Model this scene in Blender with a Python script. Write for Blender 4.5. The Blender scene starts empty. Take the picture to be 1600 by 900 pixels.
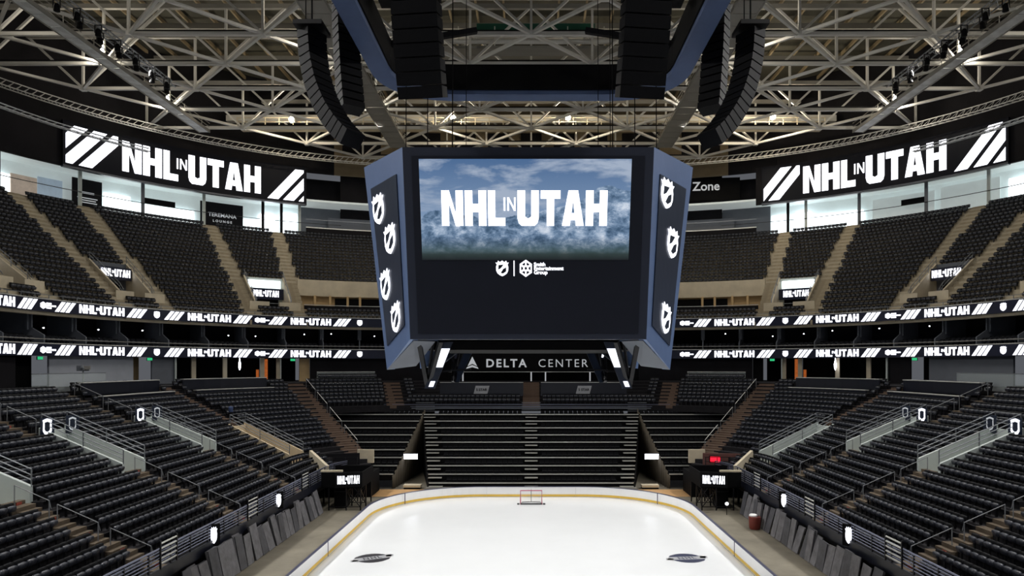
import bpy, bmesh, math, random
import numpy as np
from mathutils import Vector, Matrix
from mathutils.geometry import tessellate_polygon
random.seed(7)
SC = bpy.context.scene
COL = SC.collection
PI = math.pi
# ------------------------------------------------------------------ camera, world, lights, exposure
cam_d = bpy.data.cameras.new('camera'); cam = bpy.data.objects.new('camera', cam_d); COL.objects.link(cam)
cam.location = (0, 0, 12.2); cam.rotation_euler = (PI/2, 0, 0)
cam_d.sensor_width = 36; cam_d.lens = 1050/1600*36
cam_d.shift_x = -30/1600; cam_d.shift_y = 120/1600
cam_d.clip_start = 0.1; cam_d.clip_end = 600
SC.camera = cam
vs = SC.view_settings
vs.view_transform = 'Standard'; vs.look = 'None'; vs.gamma = 1; vs.exposure = 0.0; vs.use_curve_mapping = False
W = bpy.data.worlds.new('world'); SC.world = W; W.use_nodes = True
W.node_tree.nodes['Background'].inputs[0].default_value = (0.55, 0.58, 0.65, 1)
W.node_tree.nodes['Background'].inputs[1].default_value = 0.18

def area_light(name, loc, target, power, sx, sy, col=(1, .97, .92), spread=PI*0.8):
    d = bpy.data.lights.new(name, 'AREA'); d.shape = 'RECTANGLE'; d.size = sx; d.size_y = sy
    d.energy = power; d.color = col; d.spread = spread
    o = bpy.data.objects.new(name, d); COL.objects.link(o); o.location = loc
    o.rotation_euler = (Vector(target)-Vector(loc)).to_track_quat('-Z', 'Y').to_euler()
    return o
# arena sport lights on the side light trusses (aimed at the ice) and house lights on the two inner catwalks
for sx in (-1, 1):
    for y in (5, 22, 39, 56, 71):
        area_light('sport_light', (sx*40.6, y, 43.0), (sx*3, y*0.6+14, 0), 1450, 1.6, 3.0, (1, .98, .95), PI*0.45)
    for y in (14, 34, 54, 74, 90):
        area_light('house_light', (sx*19.5, y, 44.2), (sx*34, y+4, 8), 1300, 1.2, 3.0, (1, .96, .90), PI*0.9)

# ------------------------------------------------------------------ materials
def lin(c):
    if isinstance(c, str):
        c = tuple(int(c[i:i+2], 16)/255 for i in (0, 2, 4))
    return tuple(((v+0.055)/1.055)**2.4 if v > 0.04045 else v/12.92 for v in c)
MATS = {}
def mat(name, col, rough=0.6, metal=0.0, emit=0.0, noise=0.0, scale=3.0, spec=0.5, bump=0.0, coat=0.0):
    m = bpy.data.materials.new(name); m.use_nodes = True
    nt = m.node_tree; b = nt.nodes['Principled BSDF']
    c = lin(col)
    b.inputs['Base Color'].default_value = (*c, 1)
    b.inputs['Roughness'].default_value = rough; b.inputs['Metallic'].default_value = metal
    b.inputs['Specular IOR Level'].default_value = spec
    b.inputs['Coat Weight'].default_value = coat
    if emit:
        b.inputs['Emission Color'].default_value = (*c, 1); b.inputs['Emission Strength'].default_value = emit
    if noise or bump:
        tc = nt.nodes.new('ShaderNodeTexCoord'); n = nt.nodes.new('ShaderNodeTexNoise')
        n.inputs['Scale'].default_value = scale; n.inputs['Detail'].default_value = 6; n.inputs['Roughness'].default_value = 0.65
        nt.links.new(tc.outputs['Object'], n.inputs['Vector'])
        if noise:
            r = nt.nodes.new('ShaderNodeValToRGB')
            r.color_ramp.elements[0].position = 0.3; r.color_ramp.elements[1].position = 0.7
            r.color_ramp.elements[0].color = (*[v*(1-noise) for v in c], 1)
            r.color_ramp.elements[1].color = (*[min(1, v*(1+noise)) for v in c], 1)
            nt.links.new(n.outputs['Fac'], r.inputs['Fac']); nt.links.new(r.outputs['Color'], b.inputs['Base Color'])
        if bump:
            bp = nt.nodes.new('ShaderNodeBump'); bp.inputs['Strength'].default_value = bump
            nt.links.new(n.outputs['Fac'], bp.inputs['Height']); nt.links.new(bp.outputs['Normal'], b.inputs['Normal'])
    MATS[name] = m
    return m
mat('ice', 'eef1f4', 0.22, noise=0.02, scale=0.25, spec=0.35)
mat('concrete', '8d8474', 0.7, noise=0.25, scale=0.6)
mat('floor_concrete', '7a7466', 0.55, noise=0.3, scale=0.35)
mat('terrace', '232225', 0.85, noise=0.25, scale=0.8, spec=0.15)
mat('terrace_light', 'bdb39d', 0.85, noise=0.15, scale=0.8, spec=0.2)
mat('step', 'a39780', 0.8, noise=0.3, scale=1.5)
mat('step_dull', '62574a', 0.85, noise=0.3, scale=1.5, spec=0.2)
mat('step_brown', '604d40', 0.75, noise=0.3, scale=1.5)
mat('beige_wall', 'cfc3aa', 0.75, noise=0.12, scale=0.7)
mat('pale_wall', 'c9d2cf', 0.6, noise=0.06, scale=0.8)
mat('cream_wall', 'd9c6a6', 0.7, noise=0.1, scale=0.8)
mat('tan_wall', 'c9ab7c', 0.6, noise=0.1, scale=0.8)
mat('attic_wall', '776a54', 0.85, noise=0.15, scale=0.3)
mat('grey_wall', '6a6f78', 0.7, noise=0.1, scale=0.5)
mat('grey_wall_lit', 'aeb3bd', 0.7, noise=0.08, scale=0.5)  # lighter copy of the grey wall, light on the bay put into its colour
mat('dark_wall', '1a191d', 0.75, noise=0.2, scale=0.5, spec=0.15)
mat('black', '0a0a0c', 0.7, noise=0.2, scale=2, spec=0.12)
mat('black_metal', '111115', 0.4, metal=0.3, noise=0.15, scale=3)
mat('navy_panel', '181b27', 0.35, noise=0.1, scale=1)
mat('led_face', '14161f', 0.55, noise=0.1, scale=0.5, spec=0.12)
mat('ribbon_face', '1c2036', 0.3, noise=0.06, scale=1)
mat('board_frame', '2a2f3e', 0.45, noise=0.06, scale=1)
mat('board_blue', '586d94', 0.45, metal=0.1, noise=0.06, scale=0.8)
mat('board_inset', '222b3d', 0.3, noise=0.06, scale=1)
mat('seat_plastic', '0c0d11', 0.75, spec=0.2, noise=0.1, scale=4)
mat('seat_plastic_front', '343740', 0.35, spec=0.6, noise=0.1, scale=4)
mat('steel_white', 'd2d1cc', 0.5, noise=0.08, scale=0.7)
mat('plate_red', 'a0483a', 0.6, noise=0.1, scale=2)
mat('steel_dull', '85888c', 0.5, metal=0.3, noise=0.1, scale=2)
mat('steel_grey', '8e8c86', 0.55, noise=0.1, scale=0.7)
mat('steel_rail', '8d9196', 0.4, metal=0.6, noise=0.05, scale=3)
mat('rail_blue', '7a7f95', 0.35, metal=0.6, noise=0.05, scale=3)
mat('aluminium', 'd8d8d2', 0.35, metal=0.35, noise=0.08, scale=2)
mat('roof_deck', '48473e', 0.85, noise=0.15, scale=0.3)
mat('purlin', '8a7c62', 0.7, noise=0.1, scale=0.8)
mat('grate', 'd8dcdf', 0.6, noise=0.2, scale=2)
mat('dasher_white', 'fafafa', 0.35, noise=0.02, scale=1)
mat('dasher_yellow', 'efc652', 0.4, noise=0.06, scale=1)
mat('dasher_cap', '3c3f5a', 0.4, noise=0.08, scale=1)
mat('led_white', 'f4f6ff', 0.5, emit=1.6, noise=0.02, scale=2)
mat('led_dim', 'd2d6dc', 0.5, emit=0.35, noise=0.02, scale=2)
mat('led_navy', '141a55', 0.5, emit=0.5, noise=0.02, scale=2)
mat('silver_glow', 'c9ccd0', 0.4, emit=0.45, noise=0.03, scale=2)  # silver with a glow added so letters and posts read brighter
mat('lamp_glow', 'fff1da', 0.5, emit=30, noise=0.01, scale=1)
mat('tube_glow', 'f3f6ff', 0.5, emit=8, noise=0.01, scale=1)
mat('orange_glow', 'b8602a', 0.5, emit=0.55, noise=0.4, scale=3)
mat('red_glow', 'ff1f38', 0.5, emit=1.3, noise=0.05, scale=3)
mat('green_glow', '28b070', 0.5, emit=1.0, noise=0.05, scale=3)
mat('window_day', 'f2fbff', 0.5, emit=2.0, noise=0.02, scale=1)
mat('window_bright', 'f0f6ff', 0.5, emit=5.0, noise=0.01, scale=1)
mat('room_white_glow', 'd6e0e0', 0.6, emit=0.28, noise=0.05, scale=0.6)  # walls and ceiling glow by themselves in place of room lighting
mat('maroon', '6b4640', 0.6, noise=0.15, scale=1)
mat('barrel_red', '6e2a20', 0.5, noise=0.1, scale=2)
mat('deck_panel', '6d6c70', 0.5, noise=0.35, scale=2.2)
mat('deck_panel_dark', '4f4f54', 0.5, noise=0.35, scale=2.0)
mat('plywood', 'c69c69', 0.6, noise=0.15, scale=1.2)
mat('curtain', '4d463a', 0.85, noise=0.15, scale=1.5)
mat('speaker', '0e0e11', 0.6, noise=0.2, scale=5, bump=0.2, spec=0.15)
mat('ring_blue', '55688f', 0.45, noise=0.1, scale=0.8)
mat('skin', 'a8765c', 0.6, noise=0.05, scale=8)
mat('shirt', '3a4a70', 0.8, noise=0.1, scale=8)
mat('goal_red', 'b0506a', 0.4, noise=0.05, scale=3)
mat('net_white', 'e6e6e4', 0.8, noise=0.05, scale=5)
mat('goal_pad', '4a4a4c', 0.7, noise=0.1, scale=5)
mat('emblem_navy', '343a55', 0.4, noise=0.1, scale=3)
mat('emblem_black', '2c2c34', 0.4, noise=0.1, scale=3)
mat('emblem_silver', 'a9abb0', 0.4, noise=0.1, scale=3)
mat('green_sign', '1d5a48', 0.6, noise=0.1, scale=2)
mat('brick_view', 'a8998c', 0.7, emit=0.45, noise=0.3, scale=0.9)
mat('sky_view', '9cadbd', 0.7, emit=0.4, noise=0.25, scale=0.5)
g = bpy.data.materials.new('glass'); g.use_nodes = True; MATS['glass'] = g
gb = g.node_tree.nodes['Principled BSDF']; gb.inputs['Base Color'].default_value = (.75, .85, .85, 1)
gb.inputs['Roughness'].default_value = 0.05; gb.inputs['Alpha'].default_value = 0.16

# ------------------------------------------------------------------ mesh helpers
class MB:
    def __init__(s): s.v = []; s.f = []; s.m = []
    def add(s, vs, fs, mi=0):
        n = len(s.v); s.v += [tuple(p) for p in vs]; s.f += [tuple(i+n for i in q) for q in fs]; s.m += [mi]*len(fs); return s
    def box(s, c, d, rz=0, mi=0, M=None):
        x, y, z = (k/2 for k in d)
        vs = [Vector((a*x, b*y, e*z)) for e in (-1, 1) for a, b in ((-1, -1), (1, -1), (1, 1), (-1, 1))]
        R = (Matrix.Translation(c) @ Matrix.Rotation(rz, 4, 'Z')) if M is None else Matrix.Translation(c) @ M
        return s.add([R @ p for p in vs], BOXF, mi)
    def bar(s, a, b, w, h=None, mi=0, up=(0, 0, 1)):
        a = Vector(a); b = Vector(b); h = h or w
        d = (b-a).normalized(); u = Vector(up)
        if abs(d.dot(u)) > .98: u = Vector((0, 1, 0))
        x = d.cross(u).normalized(); z = x.cross(d)
        vs = [p+x*i*w/2+z*j*h/2 for p in (a, b) for i, j in ((-1, -1), (1, -1), (1, 1), (-1, 1))]
        return s.add(vs, BOXF, mi)
    def tube(s, pts, r, n=6, mi=0):
        pts = [Vector(p) for p in pts]; vs = []; fs = []
        for i, p in enumerate(pts):
            d = (pts[min(i+1, len(pts)-1)]-pts[max(i-1, 0)]).normalized()
            u = Vector((0, 0, 1)) if abs(d.z) < .95 else Vector((0, 1, 0))
            x = d.cross(u).normalized(); y = x.cross(d)
            rr = r[i] if isinstance(r, (list, tuple)) else r
            vs += [p+x*rr*math.cos(2*PI*k/n)+y*rr*math.sin(2*PI*k/n) for k in range(n)]
        for i in range(len(pts)-1):
            for k in range(n): fs.append((i*n+k, i*n+(k+1) % n, (i+1)*n+(k+1) % n, (i+1)*n+k))
        fs.append(tuple(range(n))[::-1]); fs.append(tuple((len(pts)-1)*n+k for k in range(n)))
        return s.add(vs, fs, mi)
    def lathe(s, c, prof, n=14, mi=0):
        vs = []; fs = []
        for r, z in prof: vs += [(c[0]+r*math.cos(2*PI*k/n), c[1]+r*math.sin(2*PI*k/n), c[2]+z) for k in range(n)]
        for i in range(len(prof)-1):
            for k in range(n): fs.append((i*n+k, i*n+(k+1) % n, (i+1)*n+(k+1) % n, (i+1)*n+k))
        fs.append(tuple(range(n))[::-1]); fs.append(tuple((len(prof)-1)*n+k for k in range(n)))
        return s.add(vs, fs, mi)
    def prism(s, poly, fn, d0=0.0, d1=0.05, mi=0):
        """polygon (u,v) -> fn(u,v,depth) ; d1 is the visible face"""
        tri = tessellate_polygon([[Vector((u, v, 0)) for u, v in poly]]); n = len(poly)
        vs = [fn(u, v, d0) for u, v in poly]+[fn(u, v, d1) for u, v in poly]
        fs = [tuple(i+n for i in t) for t in tri]+[tuple(t)[::-1] for t in tri]
        fs += [(i, (i+1) % n, n+(i+1) % n, n+i) for i in range(n)]
        return s.add(vs, fs, mi)
    def build(s, name, mats, parent=None, smooth=False):
        me = bpy.data.meshes.new(name); me.from_pydata(s.v, [], s.f)
        mats = mats if isinstance(mats, (list, tuple)) else [mats]
        for k in mats: me.materials.append(MATS[k] if isinstance(k, str) else k)
        if any(s.m): me.polygons.foreach_set('material_index', s.m)
        bm = bmesh.new(); bm.from_mesh(me); bmesh.ops.recalc_face_normals(bm, faces=bm.faces); bm.to_mesh(me); bm.free()
        if smooth: me.polygons.foreach_set('use_smooth', [True]*len(me.polygons))
        me.update()
        return put(name, me, parent)
BOXF = [(3, 2, 1, 0), (4, 5, 6, 7), (0, 1, 5, 4), (1, 2, 6, 5), (2, 3, 7, 6), (3, 0, 4, 7)]
def put(name, me, parent=None, M=None):
    o = bpy.data.objects.new(name, me); COL.objects.link(o)
    if parent is not None: o.parent = parent
    if M is not None: o.matrix_local = M
    return o
def tag(o, label, cat=None, group=None, kind=None):
    o['label'] = label
    if cat: o['category'] = cat
    if group: o['group'] = group
    if kind: o['kind'] = kind
    return o
def empty(name, loc=(0, 0, 0), rz=0):
    o = bpy.data.objects.new(name, None); COL.objects.link(o); o.location = loc; o.rotation_euler = (0, 0, rz); o.empty_display_size = .3
    return o
UNIT = {}
def unit(matname):
    if matname not in UNIT:
        b = MB().box((0, 0, 0), (1, 1, 1)); me = bpy.data.meshes.new('unit_'+matname); me.from_pydata(b.v, [], b.f); me.materials.append(MATS[matname]); UNIT[matname] = me
    return UNIT[matname]
def ubox(name, matname, c, d, parent=None, rz=0):
    return put(name, unit(matname), parent, Matrix.Translation(c) @ Matrix.Rotation(rz, 4, 'Z') @ Matrix.Diagonal((*d, 1)))
def ubar(name, matname, a, b, w, h, parent=None):
    a = Vector(a); b = Vector(b); d = (b-a); L = d.length; d.normalize(); u = Vector((0, 0, 1))
    if abs(d.dot(u)) > .98: u = Vector((0, 1, 0))
    x = d.cross(u).normalized(); z = x.cross(d)
    M = Matrix((x, d, z)).transposed().to_4x4()
    return put(name, unit(matname), parent, Matrix.Translation((a+b)/2) @ M @ Matrix.Diagonal((w, L, h, 1)))

class Path:
    def __init__(s, a, b, rc, cy): s.E = a-rc; s.rc = rc; s.CY = cy+b-rc; s.A = rc*PI/2
    def pos(s, st, r):
        sg = -1 if st < 0 else 1; u = abs(st)
        if u <= s.E: return Vector((st, s.CY+s.rc+r, 0)), Vector((0, 1, 0))
        if u <= s.E+s.A:
            f = (u-s.E)/s.rc; n = Vector((sg*math.sin(f), math.cos(f), 0))
            return Vector((sg*s.E, s.CY, 0))+n*(s.rc+r), n
        return Vector((sg*(s.E+s.rc+r), s.CY-(u-s.E-s.A), 0)), Vector((sg, 0, 0))
    def th(s, deg, side=-1): return side*(s.E+s.rc*math.radians(90-deg))
    def yst(s, y, side=-1): return side*(s.E+s.A+s.CY-y)
    def P(s, st, r, z, t=0.0):
        p, n = s.pos(st, r); q = p+Vector((n.y, -n.x, 0))*t; return Vector((q.x, q.y, z))
    def rz(s, st):
        n = s.pos(st, 0)[1]; return math.atan2(n.y, n.x)-PI/2
    def samples(s, a, b):
        out = [a]; brk = []
        for sg in (-1, 1):
            n = 20
            brk += [sg*(s.E+s.A*i/n) for i in range(n+1)]
        out += sorted(k for k in brk if a+.02 < k < b-.02); out.append(b)
        return out
LOW = Path(18, 35.1, 8, 31.4)
UP = Path(44, 55.5, 30, 31.4)
def sweep_mb(mb, path, s0, s1, prof, mi=0):
    ss = path.samples(s0, s1); n = len(prof); vs = []; fs = []
    for st in ss: vs += [path.P(st, r, z) for r, z in prof]
    for i in range(len(ss)-1):
        for k in range(n): fs.append((i*n+k, i*n+(k+1) % n, (i+1)*n+(k+1) % n, (i+1)*n+k))
    fs.append(tuple(range(n))); fs.append(tuple((len(ss)-1)*n+k for k in range(n))[::-1])
    return mb.add(vs, fs, mi)
def rect(r0, r1, z0, z1): return [(r0, z0), (r1, z0), (r1, z1), (r0, z1)]
def sweep(name, path, s0, s1, prof, m, parent=None): return sweep_mb(MB(), path, s0, s1, prof).build(name, m, parent)

# ------------------------------------------------------------------ lettering
def q(x0, y0, x1, y1): return [(x0, y0), (x1, y0), (x1, y1), (x0, y1)]
GLYPH = {
 'N': (1.0, [q(0, 0, .34, 1), q(.66, 0, 1, 1), [(.30, 1), (.34, 1), (.70, 0), (.66, 0)], [(.18, 1), (.36, 1), (.82, 0), (.64, 0)]]),
 'H': (1.0, [q(0, 0, .36, 1), q(.64, 0, 1, 1), q(.36, .39, .64, .62)]),
 'L': (.80, [q(0, 0, .42, 1), q(.42, 0, 1, .23)]),
 'U': (1.0, [q(0, .22, .36, 1), q(.64, .22, 1, 1), [(0, .22), (.06, .08), (.2, 0), (.8, 0), (.94, .08), (1, .22), (.64, .26), (.5, .21), (.36, .26)]]),
 'T': (.92, [q(.31, 0, .69, .78), q(0, .77, 1, 1)]),
 'A': (1.02, [[(0, 0), (.36, 0), (.56, 1), (.28, 1)], [(.64, 0), (1, 0), (.72, 1), (.44, 1)], q(.28, .16, .72, .36)]),
 'I': (.30, [q(0, 0, 1, 1)]),
}
def thin_n(): return [q(0, 0, .2, 1), q(.8, 0, 1, 1), [(.0, 1), (.22, 1), (1, 0), (.78, 0)]]
def headline(mb, fn, u0, u1, v0, v1, mi=0, d=0.05, weld=False):
    """the words NHL (small IN) UTAH set between u0..u1"""
    Wd = u1-u0; gap = .010*Wd
    x = u0; lw = .1285*Wd
    def put_g(g, x, w, y0, y1, polys=None):
        for P in (polys or GLYPH[g][1]):
            mb.prism([(x+a*w, y0+b*(y1-y0)) for a, b in P], fn, 0.0, d, mi)
    for gch in 'NHL':
        w = lw*GLYPH[gch][0]; put_g(gch, x, w, v0, v1); x += w+gap
    h = v1-v0
    put_g('I', x-.02*Wd, .010*Wd, v0+.43*h, v0+.80*h); put_g('N', x+.002*Wd, .050*Wd, v0+.43*h, v0+.80*h, thin_n()); x += .062*Wd
    for gch in 'UTAH':
        w = lw*GLYPH[gch][0]; put_g(gch, x, w, v0, v1); x += w+gap
SHIELD = [(.5, 0), (.68, .07), (.86, .19), (.95, .36), (.96, .60), (.90, .74), (1, .87), (.86, .85), (.80, .99), (.66, .89), (.5, 1.0), (.34, .89), (.20, .99), (.14, .85), (0, .87), (.10, .74), (.04, .60), (.05, .36), (.14, .19), (.32, .07)]
def shield(mb, fn, u, v, w, h, mi=0, mdark=1, d=0.05, hole=True):
    mb.prism([(u+(a-.5)*w, v+(b-.5)*h) for a, b in SHIELD], fn, 0, d, mi)
    if hole:
        f2 = lambda a, b, e: fn(a, b, e+d)
        for P in ([(.22, .70), (.20, .40), (.40, .50), (.62, .74)], [(.80, .30), (.80, .56), (.58, .46), (.38, .20), (.56, .16)]):
            mb.prism([(u+(a-.5)*w, v+(b-.5)*h) for a, b in P], f2, 0, .02, mdark)
def stripes(mb, fn, u0, v0, v1, w, pitch, n, slant, mi=0, d=0.05, clip=None):
    for i in range(n):
        a = u0+i*pitch
        P = [(a, v0), (a+w, v0), (a+w+slant, v1), (a+slant, v1)]
        if clip: P = clip_poly(P, *clip)
        if len(P) > 2: mb.prism(P, fn, 0, d, mi)
def clip_poly(P, lo, hi):
    for bound, sg in ((lo, 1), (hi, -1)):
        out = []
        for i in range(len(P)):
            a = P[i-1]; b = P[i]; da = sg*(a[0]-bound); db = sg*(b[0]-bound)
            if (da >= 0) != (db >= 0):
                t = da/(da-db); out.append((bound, a[1]+(b[1]-a[1])*t))
            if db >= 0: out.append(b)
        P = out
        if not P: return []
    return P
def text_mesh(name, body, size, M, m, parent, bold=0.0, extrude=0.02, spacing=1.0, align='CENTER'):
    c = bpy.data.curves.new(name, 'FONT'); c.body = body; c.size = size; c.offset = bold; c.extrude = extrude; c.resolution_u = 3
    c.space_character = spacing; c.align_x = align; c.align_y = 'CENTER'
    o = bpy.data.objects.new('tmp', c); COL.objects.link(o)
    dg = bpy.context.evaluated_depsgraph_get(); me = bpy.data.meshes.new_from_object(o.evaluated_get(dg))
    bpy.data.objects.remove(o); bpy.data.curves.remove(c)
    me.name = name; me.materials.clear(); me.materials.append(MATS[m])
    return put(name, me, parent, M)
def planefn(o, ux, vy, nn):
    o = Vector(o); ux = Vector(ux); vy = Vector(vy); nn = Vector(nn)
    return lambda u, v, d: o+ux*u+vy*v+nn*d

# ------------------------------------------------------------------ floor, ice and boards
def outline(a, b, rc, cy, n=10):
    pts = []
    for sx, sy, a0 in ((1, 1, 0), (-1, 1, 90), (-1, -1, 180), (1, -1, 270)):
        for i in range(n+1):
            t = math.radians(a0+90*i/n); pts.append((sx*(a-rc)+rc*math.cos(t), cy+sy*(b-rc)+rc*math.sin(t)))
    return pts
flo = MB().box((0, 50, -.15), (130, 140, .3)).build('floor', 'floor_concrete')
tag(flo, 'bare grey-brown concrete arena floor around the rink', kind='structure')
ice = MB().prism(outline(12.9, 30.45, 8.45, 31.4), lambda u, v, d: Vector((u, v, d)), 0.0, 0.03).build('floor_ice', 'ice')
tag(ice, 'white ice sheet of the hockey rink', kind='structure')
for sg, side in ((-1, 'left'), (1, 'right')):
    p = MB().box((sg*16.2, 63.9, .012), (11.5, 3.6, .02)).build('floor_plywood', 'plywood')
    tag(p, 'tan plywood floor covering behind the %s far corner of the boards' % side, kind='structure')
BD = Path(12.95, 30.5, 8.5, 31.4)
boards = empty('dasher_boards', (0, 61.9, 0)); tag(boards, 'white hockey rink boards with yellow kick strip and dark top rail', 'rink boards')
boards.location = (0, 0, 0)
smax = BD.E+BD.A+BD.CY-14; step = 4.1; nseg = int(smax/step)
for i in range(-nseg, nseg):
    a, b = i*step+.006, (i+1)*step-.006
    pn = sweep('board_panel', BD, a, b, rect(.0, .10, .0, .95), 'dasher_white', boards)
    sweep('kick_strip', BD, a, b, rect(-.012, .0, .07, .27), 'dasher_yellow', pn)
    sweep('cap_rail', BD, a, b, rect(-.03, .13, .95, .99), 'dasher_cap', pn)
for st in (-28.4, -12.0, 12.0, 28.4):
    ubox('seam_post', 'dasher_cap', BD.P(st, .02, .48), (.07, .09, .96), boards, BD.rz(st))
# goal
gy = 58.5
goal = empty('hockey_goal', (0, gy, .03)); tag(goal, 'red framed hockey goal with white net in front of the end boards', 'goal')
b = MB(); b.tube([(-.93, 0, 0), (-.93, 0, 1.22), (.93, 0, 1.22), (.93, 0, 0)], .05); b.build('goal_frame', 'goal_red', goal)
b = MB(); b.tube([(-.93, 0, .04), (-.8, .9, .04), (0, 1.05, .04), (.8, .9, .04), (.93, 0, .04)], .03); b.tube([(0, 1.05, .04), (0, .55, 1.2)], .03)
b.build('base_frame', 'goal_pad', goal)
b = MB()
for i in range(15):
    t = i/14; x = -.93+1.86*t; b.bar((x, .02, 1.2), (x*.9, .5, 1.2), .008); b.bar((x*.9, .5, 1.2), (x*.86, 1.0, .06), .008)
for i in range(10):
    t = i/9; y = .5+.5*t; z = 1.2-1.14*t; b.bar((-.83, y, z), (.83, y, z), .008)
    for s in (-1, 1): b.bar((s*.93, .02, z), (s*.83, y, z), .008)
b.build('net', 'net_white', goal)
MB().box((0, -.02, .06), (1.86, .08, .13)).box((-1.12, 0, .05), (.2, .12, .14)).box((1.12, 0, .05), (.2, .12, .14)).build('bottom_pad', 'goal_pad', goal)
# painted emblems on the ice
def ice_emblem(x, y, rot, m1, label):
    o = empty('ice_emblem', (x, y, .032), rot); tag(o, label, 'painted logo', 'emblems painted on the ice')
    f = planefn((0, 0, 0), (1, 0, 0), (0, 1, 0), (0, 0, 1))
    w, h = 1.05, 1.0
    body = [(w*math.cos(t)*(1 if abs(math.cos(t)) < .9 else 1.06), h*math.sin(t)) for t in (2*PI*i/24 for i in range(24))]
    MB().prism(body, f, 0, .002).build('emblem_field', m1, o)
    mb = MB()
    mb.prism([(-1.12, -.80), (1.12, .15), (1.12, .82), (-1.12, -.12)], f, .002, .004)
    mb.prism([(-1.2, -.80), (-.70, -.85), (-.80, -.42), (-1.25, -.40)], f, .002, .004); mb.prism([(.80, .30), (1.25, .35), (1.2, .80), (.70, .82)], f, .002, .004)
    mb.build('emblem_band', 'emblem_silver', o)
    M = Matrix.Translation((0, -.01, .006)) @ Matrix.Rotation(math.radians(24), 4, 'Z') @ Matrix.Diagonal((1, 1.25, 1, 1))
    text_mesh('emblem_lettering', 'NHL', .52, M, m1, o, .012, .001, 1.25)
ice_emblem(-10.0, 42.3, .05, 'emblem_black', 'black and silver emblem painted on the ice near the goal\'s left corner'.replace("the goal's left", 'the left'))
ice_emblem(9.8, 42.3, -.30, 'emblem_navy', 'navy and silver emblem painted on the ice near the right corner')

# ------------------------------------------------------------------ lower seating bowl
RUN, RISE, Z0, NROW = .85, .379, 2.2, 21
def lz(r): return Z0+r/RUN*RISE
SIDE = LOW.yst(20, 1)
lowbowl = empty('floor_lower_bowl'); tag(lowbowl, 'dark stepped concrete terraces of the lower seating bowl', kind='structure')
AISLE_Y = (33.0, 43.0, 53.0)
VOMS = [(sg, LOW.yst(y, sg), 7.4, 12.4, y) for sg in (-1, 1) for y in AISLE_Y]+[(sg, LOW.th(11, sg), 3.4, 9.2, 60) for sg in (-1, 1)]
VW = 1.15
def in_vom(st, r):
    for sg, s0, r0, r1, _ in VOMS:
        if r0-.05 < r < r1+.45:
            p, n = LOW.pos(st, r); c, nc = LOW.pos(s0, r)
            if (p-c).length < VW+.25: return True
    return False
def low_ranges(k):
    rm = RUN*(k+.5)
    lim = LOW.th(51.0, 1)      # the stair beside the retractable end stand
    rs = [(-SIDE, -lim-.0), (lim, SIDE)] if k < 14 else [(-SIDE, SIDE)]
    cuts = []
    for sg, s0, r0, r1, _ in VOMS:
        if r0-.3 < rm < r1+.2:
            u = abs(s0); sc = LOW.rc/(LOW.rc+rm) if u < LOW.E+LOW.A else 1
            cuts.append((s0-VW*sc, s0+VW*sc))
    out = []
    for a, b in rs:
        cur = a
        for c, d in sorted(cuts):
            if a < c < b: out.append((cur, c)); cur = d
        out.append((cur, b))
    return out
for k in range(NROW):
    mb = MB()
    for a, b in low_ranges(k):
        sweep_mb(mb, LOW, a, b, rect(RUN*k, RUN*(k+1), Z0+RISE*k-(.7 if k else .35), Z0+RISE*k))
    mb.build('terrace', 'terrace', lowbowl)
# concourse behind the lower bowl
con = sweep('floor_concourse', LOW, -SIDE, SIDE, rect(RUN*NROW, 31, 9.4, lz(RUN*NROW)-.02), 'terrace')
tag(con, 'dark concourse floor behind the lower seating bowl', kind='structure')
# supporting wall below the front row
for sg, side in ((-1, 'left'), (1, 'right')):
    a, b = sorted((sg*SIDE, LOW.th(40, sg)))
    w = empty('wall_stand_%s' % side); tag(w, 'dark understructure wall below the %s lower stand' % side, kind='structure')
    sweep('back_panel', LOW, a, b, rect(1.6, 1.8, 0, 2.2), 'black', w)
    sweep('fascia', LOW, a, b, rect(-.12, .0, 1.75, 2.35), 'navy_panel', w)
    sweep('beam', LOW, a, b, rect(.1, .4, 1.35, 1.7), 'black_metal', w)
    n = int((b-a)/2.4)
    for i in range(n+1):
        p = LOW.P(a+(b-a)*i/n, .3, .7); ubox('column', 'black_metal', p, (.14, .14, 1.4), w, LOW.rz(a+(b-a)*i/n))

# stair aisles
def aisle(path, st, r0, r1, width, zf, run, name_m, label, half=True):
    o = empty('stair_aisle', path.P(st, r0, zf(r0))); tag(o, label, kind='structure'); o.location = (0, 0, 0)
    k = int(round(r0/run)); rz = path.rz(st)
    while run*k < r1-.1:
        r = run*k; z = zf(r); rise = zf(run)-zf(0)
        ubox('step', name_m, path.P(st, r+run/2, z+.04-rise/2), (width, run+.03, rise), o, rz)
        ubox('half_step', name_m, path.P(st, r+run-.17, z+rise*.25+.03), (width, .34, rise*.5), o, rz)
        if name_m == 'step_dull' and k % 2 == 0: ubox('row_plate', 'plate_red', path.P(st, r+run-.36, z+rise*.28, .18), (.34, .03, .14), o, rz)
        k += 1
    return o
ORD = ['first', 'second', 'third', 'fourth', 'fifth', 'sixth', 'seventh', 'eighth', 'ninth', 'tenth']
SD = {-1: 'left', 1: 'right'}
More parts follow.
